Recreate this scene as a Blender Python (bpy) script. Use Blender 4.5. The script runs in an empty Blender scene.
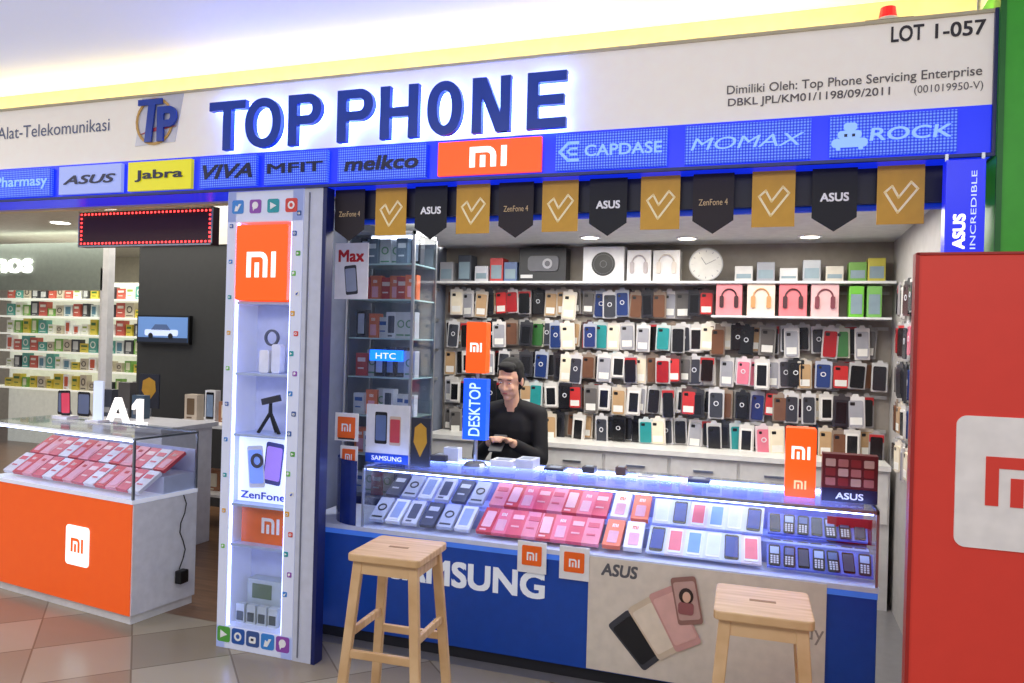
import bpy, math, random
from mathutils import Vector, Matrix
random.seed(11)
sc=bpy.context.scene
COL=sc.collection
sc.view_settings.view_transform='Standard'
H=1.5; F=760.0
ROLL=math.atan(60.5/2212); TH=math.atan(760/2213)
S=math.sin(TH); C=math.cos(TH)
def site(px,py,Y):
    """survey point: photo measurement -> world X,Z on the vertical plane at depth Y"""
    x=px-512; y=py-341.5
    xr=x*math.cos(ROLL)+y*math.sin(ROLL); yr=-x*math.sin(ROLL)+y*math.cos(ROLL)
    u=xr/F; X=Y*(u*C-S)/(C+u*S); d=-X*S+Y*C
    return X,H-yr*d/F
def sx(px,py,Y): return site(px,py,Y)[0]
def sz(px,py,Y): return site(px,py,Y)[1]
# ---------------- materials
def lin(v):
    v/=255.0
    return v/12.92 if v<=0.04045 else ((v+0.055)/1.055)**2.4
MC={}
def M(rgb,rough=.5,metal=0,emit=0,noise=.06,scale=18,ecol=None):
    key=(rgb,rough,metal,emit,noise,scale,ecol)
    if key in MC: return MC[key]
    m=bpy.data.materials.new("surface_%d_%d_%d"%rgb); m.use_nodes=True
    nt=m.node_tree; b=nt.nodes['Principled BSDF']
    c=(lin(rgb[0]),lin(rgb[1]),lin(rgb[2]),1)
    b.inputs['Base Color'].default_value=c
    b.inputs['Roughness'].default_value=rough; b.inputs['Metallic'].default_value=metal
    if noise>0:
        tc=nt.nodes.new('ShaderNodeTexCoord'); n=nt.nodes.new('ShaderNodeTexNoise'); n.inputs['Scale'].default_value=scale
        nt.links.new(tc.outputs['Object'],n.inputs['Vector'])
        r=nt.nodes.new('ShaderNodeValToRGB')
        r.color_ramp.elements[0].position=.3; r.color_ramp.elements[1].position=.7
        r.color_ramp.elements[0].color=tuple(v*(1-noise) for v in c[:3])+(1,)
        r.color_ramp.elements[1].color=tuple(min(1,v*(1+noise)) for v in c[:3])+(1,)
        nt.links.new(n.outputs['Fac'],r.inputs['Fac']); nt.links.new(r.outputs['Color'],b.inputs['Base Color'])
    if emit>0:
        e=ecol or rgb
        b.inputs['Emission Color'].default_value=(lin(e[0]),lin(e[1]),lin(e[2]),1)
        b.inputs['Emission Strength'].default_value=emit
    MC[key]=m; return m
def glass_mat(name,tint=(.96,.98,1)):
    m=bpy.data.materials.new(name); m.use_nodes=True; nt=m.node_tree
    for n in list(nt.nodes): nt.nodes.remove(n)
    o=nt.nodes.new('ShaderNodeOutputMaterial'); mx=nt.nodes.new('ShaderNodeMixShader')
    t=nt.nodes.new('ShaderNodeBsdfTransparent'); g=nt.nodes.new('ShaderNodeBsdfGlossy'); lw=nt.nodes.new('ShaderNodeLayerWeight')
    lw.inputs['Blend'].default_value=.5
    p=nt.nodes.new('ShaderNodeMath'); p.operation='POWER'; p.inputs[1].default_value=4
    q=nt.nodes.new('ShaderNodeMath'); q.operation='MULTIPLY_ADD'; q.inputs[1].default_value=.35; q.inputs[2].default_value=.06
    t.inputs['Color'].default_value=(*tint,1); g.inputs['Roughness'].default_value=.02
    nt.links.new(lw.outputs['Facing'],p.inputs[0]); nt.links.new(p.outputs[0],q.inputs[0])
    nt.links.new(q.outputs[0],mx.inputs[0]); nt.links.new(t.outputs[0],mx.inputs[1]); nt.links.new(g.outputs[0],mx.inputs[2])
    nt.links.new(mx.outputs[0],o.inputs[0]); return m
GLASS=glass_mat("clear_glass")
def tile_mat():
    m=bpy.data.materials.new("floor_tile"); m.use_nodes=True; nt=m.node_tree; b=nt.nodes['Principled BSDF']
    tc=nt.nodes.new('ShaderNodeTexCoord'); mp=nt.nodes.new('ShaderNodeMapping'); mp.inputs['Rotation'].default_value=(0,0,.785)
    nt.links.new(tc.outputs['Object'],mp.inputs[0])
    ch=nt.nodes.new('ShaderNodeTexChecker'); ch.inputs['Scale'].default_value=2.4
    ch.inputs['Color1'].default_value=(lin(188),lin(178),lin(158),1); ch.inputs['Color2'].default_value=(lin(168),lin(156),lin(136),1)
    nt.links.new(mp.outputs[0],ch.inputs['Vector'])
    br=nt.nodes.new('ShaderNodeTexBrick'); br.offset=0; br.inputs['Scale'].default_value=2.4; br.inputs['Mortar Size'].default_value=.01
    br.inputs['Brick Width'].default_value=1; br.inputs['Row Height'].default_value=1
    br.inputs['Color1'].default_value=(1,1,1,1);br.inputs['Color2'].default_value=(.9,.89,.87,1);br.inputs['Mortar'].default_value=(.55,.52,.48,1)
    nt.links.new(mp.outputs[0],br.inputs['Vector'])
    mx=nt.nodes.new('ShaderNodeMix'); mx.data_type='RGBA'; mx.blend_type='MULTIPLY'; mx.inputs[0].default_value=1
    nt.links.new(ch.outputs[0],mx.inputs[6]); nt.links.new(br.outputs[0],mx.inputs[7])
    n=nt.nodes.new('ShaderNodeTexNoise'); n.inputs['Scale'].default_value=9; n.inputs['Detail'].default_value=8
    rr=nt.nodes.new('ShaderNodeValToRGB'); rr.color_ramp.elements[0].color=(.62,.58,.52,1); rr.color_ramp.elements[1].color=(1,1,1,1)
    nt.links.new(n.outputs['Fac'],rr.inputs['Fac'])
    mx2=nt.nodes.new('ShaderNodeMix'); mx2.data_type='RGBA'; mx2.blend_type='MULTIPLY'; mx2.inputs[0].default_value=1
    nt.links.new(mx.outputs[2],mx2.inputs[6]); nt.links.new(rr.outputs['Color'],mx2.inputs[7])
    nt.links.new(mx2.outputs[2],b.inputs['Base Color']); b.inputs['Roughness'].default_value=.22; b.inputs['Specular IOR Level'].default_value=.3
    return m
def wood_mat(name,a,bb,sc_=6,rough=.45,stretch=(1,12,1)):
    m=bpy.data.materials.new(name); m.use_nodes=True; nt=m.node_tree; b=nt.nodes['Principled BSDF']
    tc=nt.nodes.new('ShaderNodeTexCoord'); mp=nt.nodes.new('ShaderNodeMapping'); mp.inputs['Scale'].default_value=stretch
    nt.links.new(tc.outputs['Object'],mp.inputs[0])
    n=nt.nodes.new('ShaderNodeTexNoise'); n.inputs['Scale'].default_value=sc_; n.inputs['Detail'].default_value=5
    nt.links.new(mp.outputs[0],n.inputs['Vector'])
    r=nt.nodes.new('ShaderNodeValToRGB'); r.color_ramp.elements[0].position=.35; r.color_ramp.elements[1].position=.65
    r.color_ramp.elements[0].color=(lin(a[0]),lin(a[1]),lin(a[2]),1); r.color_ramp.elements[1].color=(lin(bb[0]),lin(bb[1]),lin(bb[2]),1)
    nt.links.new(n.outputs['Fac'],r.inputs['Fac']); nt.links.new(r.outputs['Color'],b.inputs['Base Color']); b.inputs['Roughness'].default_value=rough
    return m
WOOD=wood_mat("pale_stool_wood",(200,160,112),(222,186,140),5)
PLANK=wood_mat("aisle_wood_floor",(108,78,54),(140,104,74),3,.3)
def strip_mat():
    m=bpy.data.materials.new("blue_led_mesh"); m.use_nodes=True; nt=m.node_tree; b=nt.nodes['Principled BSDF']
    tc=nt.nodes.new('ShaderNodeTexCoord'); v=nt.nodes.new('ShaderNodeTexVoronoi'); v.inputs['Scale'].default_value=90; v.inputs['Randomness'].default_value=0
    nt.links.new(tc.outputs['Object'],v.inputs['Vector'])
    r=nt.nodes.new('ShaderNodeValToRGB'); r.color_ramp.elements[0].position=.25; r.color_ramp.elements[1].position=.5
    r.color_ramp.elements[0].color=(lin(110),lin(150),lin(255),1); r.color_ramp.elements[1].color=(lin(22),lin(52),lin(196),1)
    nt.links.new(v.outputs['Distance'],r.inputs['Fac']); nt.links.new(r.outputs['Color'],b.inputs['Base Color'])
    nt.links.new(r.outputs['Color'],b.inputs['Emission Color']); b.inputs['Emission Strength'].default_value=.6
    return m
LEDBLUE=strip_mat()
WHITE=M((236,236,236),.4); OFFW=M((214,212,206),.5); BLACK=M((14,14,16),.35); DARK=M((34,34,40),.5)
STEEL=M((170,175,182),.3,.9); ORANGE=M((244,104,26),.4); MIWHITE=M((250,250,250),.4)
ORLIT=M((255,84,12),.4,0,.85,0); WHLIT=M((255,250,245),.4,0,.9,0); NAVY=M((16,28,92),.35); COUNTERBLUE=M((12,66,160),.3,0,.05)  # COUNTERBLUE carries a faint added glow to lift the counter base
# ---------------- mesh builder
ORG={}
TXT={}
def text_geo(body,shear,sp=1.0):
    k=(body,shear,sp)
    if k in TXT: return TXT[k]
    cu=bpy.data.curves.new('t','FONT'); cu.body=body; cu.size=1; cu.shear=shear; cu.resolution_u=4; cu.space_character=sp
    o=bpy.data.objects.new('t',cu); COL.objects.link(o)
    bpy.context.view_layer.update()
    me=bpy.data.meshes.new_from_object(o.evaluated_get(bpy.context.evaluated_depsgraph_get()))
    vs=[v.co.copy() for v in me.vertices]; fs=[tuple(p.vertices) for p in me.polygons]
    cnt={}
    for f in fs:
        for i in range(len(f)):
            e=(f[i],f[(i+1)%len(f)]); kk=tuple(sorted(e)); cnt.setdefault(kk,[]).append(e)
    bd=[v[0] for v in cnt.values() if len(v)==1]
    bpy.data.meshes.remove(me); bpy.data.objects.remove(o); bpy.data.curves.remove(cu)
    TXT[k]=(vs,fs,bd); return TXT[k]
class MB:
    def __init__(s): s.v=[];s.f=[];s.ix=[];s.mats=[]
    def add(s,vs,fs,mat):
        if mat not in s.mats: s.mats.append(mat)
        i=s.mats.index(mat); b=len(s.v); s.v+= [Vector(v) for v in vs]
        for f in fs: s.f.append(tuple(b+k for k in f)); s.ix.append(i)
        return s
    def box(s,x0,y0,z0,x1,y1,z1,mat):
        x0,x1=min(x0,x1),max(x0,x1);y0,y1=min(y0,y1),max(y0,y1);z0,z1=min(z0,z1),max(z0,z1)
        vs=[(x0,y0,z0),(x1,y0,z0),(x1,y1,z0),(x0,y1,z0),(x0,y0,z1),(x1,y0,z1),(x1,y1,z1),(x0,y1,z1)]
        return s.add(vs,[(0,3,2,1),(4,5,6,7),(0,1,5,4),(1,2,6,5),(2,3,7,6),(3,0,4,7)],mat)
    def prism(s,pts,y0,y1,mat):
        n=len(pts); vs=[(p[0],y0,p[1]) for p in pts]+[(p[0],y1,p[1]) for p in pts]
        fs=[tuple(range(n)),tuple(range(2*n-1,n-1,-1))]+[(i,i+n,(i+1)%n+n,(i+1)%n) for i in range(n)]
        return s.add(vs,fs,mat)
    def strip(s,outer,inner,y0,y1,mat,closed=False):
        """band between two XZ paths, extruded"""
        n=len(outer); vs=[]
        for o,i in zip(outer,inner): vs+=[(o[0],y0,o[1]),(i[0],y0,i[1]),(i[0],y1,i[1]),(o[0],y1,o[1])]
        fs=[]
        for k in range(n if closed else n-1):
            a=4*k;b=4*((k+1)%n)
            for j in range(4): fs.append((a+j,a+(j+1)%4,b+(j+1)%4,b+j))
        if not closed: fs+=[(0,1,2,3),(4*n-4,4*n-3,4*n-2,4*n-1)]
        return s.add(vs,fs,mat)
    def block(s,ch,x0,z0,x1,z1,y0,y1,mat,t,g=0):
        """clean block capital; g shrinks it"""
        x0+=g;x1-=g;z0+=g;z1-=g;t-=2*g; tv=t*.88; B=lambda a,b,c,d:s.box(a,y0,b,c,y1,d,mat); w=x1-x0;h=z1-z0;zm=(z0+z1)/2
        if ch=='T': B(x0,z1-tv,x1,z1); B((x0+x1-t)/2,z0,(x0+x1+t)/2,z1-tv)
        if ch=='H': B(x0,z0,x0+t,z1);B(x1-t,z0,x1,z1);B(x0+t,zm-tv/2,x1-t,zm+tv/2)
        if ch=='E': B(x0,z0,x0+t,z1);B(x0+t,z1-tv,x1,z1);B(x0+t,z0,x1,z0+tv);B(x0+t,zm-tv/2,x1-.06*w,zm+tv/2)
        if ch=='N': B(x0,z0,x0+t*.92,z1);B(x1-t*.92,z0,x1,z1);s.prism([(x1-1.3*t,z0),(x1-.2*t,z0),(x0+1.3*t,z1),(x0+.2*t,z1)],y0+.0006,y1,mat)
        if ch=='1': xm=(x0+x1)/2; B(xm-t*.3,z0,xm+t*.7,z1); s.prism([(xm-t*.3,z1),(xm-t*1.5,z1-1.3*t),(xm-t*1.5,z1-2.2*t),(xm-t*.3,z1-1.2*t)],y0,y1,mat); B(x0,z0,x1,z0+tv*.8)
        if ch=='A': xm=(x0+x1)/2; s.prism([(x0,z0),(x0+t,z0),(xm+t*.4,z1),(xm-t*.5,z1)],y0,y1,mat); s.prism([(x1-t,z0),(x1,z0),(xm+t*.5,z1),(xm-t*.4,z1)],y0,y1-.001,mat); B(x0+.25*w,z0+.24*h,x1-.25*w,z0+.24*h+tv*.8)
        if ch=='O':
            o=[];i=[];cx=(x0+x1)/2
            for k in range(40):
                a=2*math.pi*k/40; ca,sa=math.cos(a),math.sin(a); f=lambda v:math.copysign(abs(v)**.92,v)
                o.append((cx+w/2*f(ca),zm+h/2*f(sa))); i.append((cx+(w/2-t)*f(ca),zm+(h/2-tv)*f(sa)))
            s.strip(o,i,y0,y1,mat,True)
        if ch=='P':
            B(x0,z0,x0+t,z1); R=.3*h; xc=max(x0+t,x1-R); rx=x1-xc; zc=z1-R
            o=[(x0+t,z1)];i=[(x0+t,z1-tv)]
            for k in range(17):
                a=math.pi/2-math.pi*k/16; o.append((xc+rx*math.cos(a),zc+R*math.sin(a))); i.append((xc+max(.002,rx-t)*math.cos(a),zc+(R-tv)*math.sin(a)))
            o.append((x0+t,z1-2*R));i.append((x0+t,z1-2*R+tv)); s.strip(o,i,y0,y1,mat)
        return s
    def rbox(s,x0,y0,z0,x1,y1,z1,r,mat,n=4):
        pts=[]
        for cx,cz,a in ((x1-r,z0+r,-90),(x1-r,z1-r,0),(x0+r,z1-r,90),(x0+r,z0+r,180)):
            for i in range(n+1):
                t=math.radians(a+90*i/n); pts.append((cx+r*math.cos(t),cz+r*math.sin(t)))
        return s.prism(pts,y0,y1,mat)
    def cyl(s,p0,p1,r0,r1,mat,n=16):
        p0=Vector(p0);p1=Vector(p1);d=(p1-p0).normalized()
        a=d.orthogonal().normalized(); b=d.cross(a)
        vs=[p0+(a*math.cos(2*math.pi*i/n)+b*math.sin(2*math.pi*i/n))*r0 for i in range(n)]+[p1+(a*math.cos(2*math.pi*i/n)+b*math.sin(2*math.pi*i/n))*r1 for i in range(n)]
        fs=[tuple(range(n-1,-1,-1)),tuple(range(n,2*n))]+[(i,(i+1)%n,(i+1)%n+n,i+n) for i in range(n)]
        return s.add(vs,fs,mat)
    def ring(s,cx,cz,y0,y1,r0,r1,mat,n=24):
        P=lambda r:[(cx+r*math.cos(2*math.pi*i/n),cz+r*math.sin(2*math.pi*i/n)) for i in range(n)]
        return s.strip(P(r1),P(r0),y0,y1,mat,True)
    def ell(s,c,r,mat,rot=None,n=12,m=8):
        vs=[];fs=[];R=rot or Matrix.Identity(3); c=Vector(c)
        vs.append(c+R@Vector((0,0,r[2])))
        for j in range(1,m):
            t=math.pi*j/m
            for i in range(n):
                a=2*math.pi*i/n; vs.append(c+R@Vector((r[0]*math.sin(t)*math.cos(a),r[1]*math.sin(t)*math.sin(a),r[2]*math.cos(t))))
        vs.append(c+R@Vector((0,0,-r[2])))
        for i in range(n): fs.append((0,1+i,1+(i+1)%n))
        for j in range(m-2):
            for i in range(n): fs.append((1+j*n+i,1+(j+1)*n+i,1+(j+1)*n+(i+1)%n,1+j*n+(i+1)%n))
        L=len(vs)-1;b=1+(m-2)*n
        for i in range(n): fs.append((L,b+(i+1)%n,b+i))
        return s.add(vs,fs,mat)
    def caps(s,p0,p1,r0,r1,mat):
        s.cyl(p0,p1,r0,r1,mat,12); s.ell(p0,(r0,)*3,mat); s.ell(p1,(r1,)*3,mat); return s
    def beam(s,p0,p1,w,d,mat,w1=None,d1=None):
        p0=Vector(p0);p1=Vector(p1);z=(p1-p0).normalized(); w1=w1 or w; d1=d1 or d
        x=Vector((1,0,0)); 
        if abs(z.x)>.9: x=Vector((0,1,0))
        x=(x-z*x.dot(z)).normalized(); y=z.cross(x)
        vs=[]
        for p,a,b in ((p0,w,d),(p1,w1,d1)):
            for i,j in ((-1,-1),(1,-1),(1,1),(-1,1)): vs.append(p+x*(i*a/2)+y*(j*b/2))
        return s.add(vs,[(0,3,2,1),(4,5,6,7),(0,1,5,4),(1,2,6,5),(2,3,7,6),(3,0,4,7)],mat)
    def stroke(s,pts,wd,y0,y1,mat,closed=False):
        n=len(pts)
        for i in range(n if closed else n-1):
            a=Vector(pts[i]);b=Vector(pts[(i+1)%n]);d=(b-a).normalized();k=Vector((-d.y,d.x))*wd/2;a=a-d*wd*.35;b=b+d*wd*.35
            s.prism([tuple(a-k),tuple(b-k),tuple(b+k),tuple(a+k)],y0,y1,mat)
        return s
    def tube(s,pts,r,mat,n=6):
        for a,b in zip(pts[:-1],pts[1:]): s.cyl(a,b,r,r,mat,n)
        return s
    def text(s,body,x0,z0,x1,z1,y,mat,depth=0,bold=0.0,shear=0,rot=0,sp=1.0):
        """lettering fitted to a rectangle on plane y, facing -Y; bold thickens strokes"""
        vs,fs,bd=text_geo(body,shear,sp)
        if rot==90: vs=[Vector((-v.y,v.x,0)) for v in vs]
        mx=[min(v.x for v in vs),max(v.x for v in vs)]; my=[min(v.y for v in vs),max(v.y for v in vs)]
        kx=(x1-x0)/(mx[1]-mx[0]+2*bold); ky=(z1-z0)/(my[1]-my[0]+2*bold)
        for ox,oz in (((-1,-1),(1,-1),(1,1),(-1,1),(0,0)) if bold>0 else ((0,0),)):
            q=[(x0+(v.x-mx[0]+bold+ox*bold)*kx,z0+(v.y-my[0]+bold+oz*bold)*ky) for v in vs]
            a=[(p[0],y-depth-(ox+2*oz)*.00005,p[1]) for p in q]; s.add(a,fs,mat)
            if depth>0:
                n=len(q); b=a+[(p[0],y,p[1]) for p in q]
                s.add(b,[(e[1],e[0],e[0]+n,e[1]+n) for e in bd]+[tuple(i+n for i in reversed(f)) for f in fs],mat)
        return s
    def mi(s,x0,z0,w,y,mat,th=.002,h=None):
        h=h or .74*w; t=.15*w; pts=[(0,0),(t,0),(t,h-t),(.47*w,h-t)]
        pts+=[(.47*w+.1*w*math.sin(a),h-t-.1*w*(1-math.cos(a))) for a in (.5,1.0,1.57)]
        pts+=[(.57*w,0),(.72*w,0),(.72*w,h-.24*w)]
        pts+=[(.48*w+.24*w*math.cos(a),h-.24*w+.24*w*math.sin(a)) for a in (.4,.8,1.2,1.57)]
        pts+=[(0,h)]
        s.prism([(x0+p[0],z0+p[1]) for p in pts],y-th,y,mat)
        s.box(x0+.285*w,y-th,z0,x0+.43*w,y,z0+.58*h,mat); s.box(x0+.85*w,y-th,z0,x0+w,y,z0+h,mat); return s
    def me(s,name,o=(0,0,0)):
        o=Vector(o); me=bpy.data.meshes.new(name); me.from_pydata([tuple(v-o) for v in s.v],[],s.f)
        for m in s.mats: me.materials.append(m)
        me.polygons.foreach_set('material_index',s.ix); me.update(); return me
    def part(s,name,parent,label=None,kind=None,bevel=0,smooth=False):
        ob=bpy.data.objects.new(name,s.me(name,ORG.get(parent.name,(0,0,0)))); COL.objects.link(ob); ob.parent=parent
        if label: ob['label']=label
        if kind: ob['kind']=kind
        fin(ob,bevel,smooth); return ob
    def solo(s,name,label,cat,origin=(0,0,0),group=None,kind=None,bevel=0,smooth=False):
        ob=bpy.data.objects.new(name,s.me(name,origin)); ob.location=origin; COL.objects.link(ob); ORG[ob.name]=tuple(origin)
        tag(ob,label,cat,group,kind); fin(ob,bevel,smooth); return ob
def sub(mb,name,parent_part,org):
    q=bpy.data.objects.new(name,mb.me(name,org)); COL.objects.link(q); q.parent=parent_part; return q
def fin(ob,bevel,smooth):
    if bevel:
        b=ob.modifiers.new('b','BEVEL'); b.width=bevel; b.segments=2; b.limit_method='ANGLE'
    if smooth:
        for p in ob.data.polygons: p.use_smooth=True
def tag(ob,label,cat,group=None,kind=None):
    if label: ob['label']=label
    if cat: ob['category']=cat
    if group: ob['group']=group
    if kind: ob['kind']=kind
def thing(name,label,cat,origin=(0,0,0),group=None,kind=None):
    e=bpy.data.objects.new(name,None); e.empty_display_size=.05; e.location=origin; COL.objects.link(e)
    ORG[e.name]=tuple(origin); tag(e,label,cat,group,kind); return e
def place(me,name,label,cat,loc,rot=(0,0,0),group=None,scale=None):
    o=bpy.data.objects.new(name,me); o.location=loc; o.rotation_euler=rot; COL.objects.link(o); tag(o,label,cat,group)
    if scale: o.scale=scale
    return o
def struct(name,mb,label):
    ob=bpy.data.objects.new(name,mb.me(name)); COL.objects.link(ob); ob['kind']='structure'; ob['label']=label; ob['category']=name.split('_')[0]; return ob

# ================= SETTING
YF=3.0; YB=5.2; XL=-2.32; XR=.69; HB=2.18; HT=2.675; ZS=2.36
struct('floor',MB().box(-14,-4,-.05,4,3.25,0,tile_mat()),'polished beige and brown mall tile floor')
o=struct('floor_aisle',MB().box(-14,3.25,-.05,XL-.06,10,0,PLANK),'brown wood floor of the side aisle'); o.name='floor.001'
o=struct('floor_shop',MB().box(XL-.06,3.25,-.05,4,YB+.1,0,M((120,118,120),.3)),'grey floor inside the shop'); o.name='floor.002'
struct('ceiling',MB().box(-14,-4,2.86,4,3.35,2.96,M((220,224,236),.7,0,.42,.01,ecol=(208,216,245))),'pale mall ceiling with added glow')  # bluish emission added to the ceiling surface to lighten it
o=struct('ceiling_shop',MB().box(XL,3.22,2.18,XR,YB,2.25,M((214,214,208),.6)),'white low ceiling inside the shop'); o.name='ceiling.001'
o=struct('ceiling_aisle',MB().box(-14,3.3,2.62,XL,10,2.7,M((225,222,214),.6)),'off-white ceiling over the side aisle'); o.name='ceiling.002'
struct('wall_header',MB().box(-9,3.25,HB,XR,3.3,2.86,M((240,222,166),.7)),'warm lit wall strip above the shop sign')
struct('wall_back',MB().box(XL-.05,YB,0,XR+.05,YB+.08,2.25,M((150,142,132),.6)),'pale back wall of the shop behind hanging goods')
struct('wall_left',MB().box(XL-.06,3.25,0,XL,YB,2.25,M((120,128,146),.6)),'side wall of the phone shop')
struct('wall_right',MB().box(XR,3.2,0,XR+.06,YB,2.25,M((176,172,168),.6)),'side wall of the phone shop')
struct('wall_far',MB().box(-14,9.0,0,XL,9.1,2.65,M((200,192,172),.6)),'beige wall at the end of the aisle')
px0=-2.06;px1=-1.94
b=MB().box(px0,3.0,0,px1-.02,3.06,HB,M((196,200,216),.35,0,.05)).box(px0+.026,2.994,.02,px0+.031,3.0,HB-.02,M((120,124,140),.4)).box(px1-.02,2.997,.0,px1,3.06,HB,NAVY)
struct('trim_1',b,'slim silver-grey pillar beside the display tower')
b=MB().box(XR+.012,2.98,0,1.6,3.3,2.78,M((56,158,36),.4,0,.15)).box(XR+.012,2.97,0,XR+.03,2.98,2.78,M((24,110,30),.4)).box(XR+.012,2.9,2.78,1.6,3.3,2.86,M((236,240,226),.5))  # green cladding made lighter with added emission
struct('wall_green',b,'bright green clad pillar of the neighbouring shop')
x0=sx(137,350,5.4); x1=-3.6
struct('wall_partition',MB().box(x0,5.4,0,x1,5.5,2.27,M((44,46,48),.6)).box(x0-.02,5.38,2.27,x1,5.5,2.62,M((216,212,204),.6)),'dark charcoal partition with white upper band')
struct('baseboard_left',MB().box(XL,4.15,0,XL+.012,YB,.08,DARK),'dark baseboard')

# ================= SHOP SIGN
xs0=-5.2
sign=thing('shop_sign','long white shop sign with raised blue letters above the storefront','sign',((xs0+XR)/2,3.0,HB))
PANEL=M((236,229,218),.45,0,.2,.02)  # panel colour glows slightly, standing in for mall light on the sign
MB().box(xs0,3.0,ZS,XR,3.2,HT,PANEL).part('sign_panel',sign,'white fascia panel with added glow')
b=MB().box(xs0,2.99,HT,XR,3.2,HT+.012,M((190,180,150),.4)); b.box(XR,2.985,HB,XR+.012,3.2,HT+.012,NAVY); b.part('trim_frame',sign)
b=MB().box(xs0,3.0,HB,XR,3.2,ZS,M((8,36,205),.35,0,.95)); b.box(xs0,2.985,HB,XR,3.0,HB+.012,M((20,40,120),.4)); b.part('logo_strip',sign,'glowing deep blue strip below the white panel')
BL=M((14,56,156),.3,0,.1,0); HALO=M((120,150,255),.4,0,16,0,ecol=(115,150,255))  # BL: slight glow added to the dim letter faces
lx=[(209,245),(245,281),(288,321),(337,373),(380,418),(427,462),(472,510),(527,566)]
YLt=2.938
zt=.5*(sz(210,104,YLt)+sz(565,68,YLt)); zb=.5*(sz(210,149,YLt)+sz(565,129,YLt))
for ch,(a,c_) in zip('TOPPHONE',lx):
    m_=(a+c_)/2; yy=125-(m_-210)*.07
    xa=sx(a,yy,YLt);xb=sx(c_,yy,YLt)
    MB().block(ch,xa,zb,xb,zt,YLt,2.966,BL,.047).part('letter',sign,'raised blue letter '+ch)
    MB().block(ch,xa,zb,xb,zt,2.968,2.984,HALO,.047,.004).part('halo_light',sign,'blue glow light behind a letter')
DG=M((50,46,50),.6,0,0,0); MG=M((96,90,90),.6,0,0,0)
def stext(mb,body,xl,xr,yt,yb,mat,Y=3.0,bold=0,shear=0,depth=0,off=.003,sp=1.0):
    ym=(yt+yb)/2
    X0=sx(xl,ym,Y); X1=sx(xr,ym-(xr-xl)*.08,Y); mb.text(body,X0,sz(xl,yb,Y),X1,sz(xl,yt,Y),Y-off,mat,depth,bold,shear,sp=sp)
b=MB(); stext(b,'LOT',891,924,27,43,DG,bold=.018); b.part('lettering',sign)
b=MB(); stext(b,'1-057',935,986,24,39,DG,bold=.018); b.part('lettering',sign)
b=MB(); stext(b,'Dimiliki Oleh: Top Phone Servicing Enterprise',727,982,86,97.5,MG,bold=.006); b.part('owner_lettering',sign)
b=MB(); stext(b,'DBKL JPL/KM01/1198/09/2011',728,890,99,109,MG,bold=.01); b.part('licence_lettering',sign)
b=MB(); stext(b,'(001019950-V)',914,983,86,96,MG); b.part('registration_lettering',sign)
b=MB(); stext(b,'Alat-Telekomunikasi',-2,110,128,140,M((90,100,130),.6,0,0,0)); b.part('trade_lettering',sign)
X0=sx(138,130,3);X1=sx(180,125,3);Z0=sz(160,143,3);Z1=sz(160,98,3); w=X1-X0;h=Z1-Z0
GOLD=M((206,160,80),.4)
b=MB().prism([(X0-.05*w,Z0-.04*h),(X0+.9*w,Z0+.0*h),(X0+1.08*w,Z0+1.06*h),(X0+.1*w,Z0+1.02*h)],2.996,2.9995,M((206,206,214),.35,.2)); b.part('emblem_backing',sign,'pale angular backing')
b=MB(); t=.15*w
b.box(X0+.05*w,2.982,Z0+.84*h,X0+.62*w,2.99,Z0+.97*h,BL); b.prism([(X0+.22*w,Z0+.02*h),(X0+.38*w,Z0+.02*h),(X0+.46*w,Z0+.84*h),(X0+.3*w,Z0+.84*h)],2.982,2.99,BL)
b.block('P',X0+.52*w,Z0+.02*h,X0+.98*w,Z0+.78*h,2.98,2.99,BL,t)
b.ring(X0+.42*w,Z0+.48*h,2.991,2.994,.4*w,.45*w,GOLD); b.prism([(X0+.05*w,Z0+.2*h),(X0+.95*w,Z0+.34*h),(X0+.5*w,Z0+.36*h)],2.991,2.994,M((180,50,60),.4))
b.part('emblem',sign,'blue and gold interlocked TP monogram')
za,zc=HB+.022,ZS-.014
LT=M((130,170,235),.4,0,.75,0); DKT=M((10,16,66),.4,0,0,0); MEDB=LEDBLUE
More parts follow.
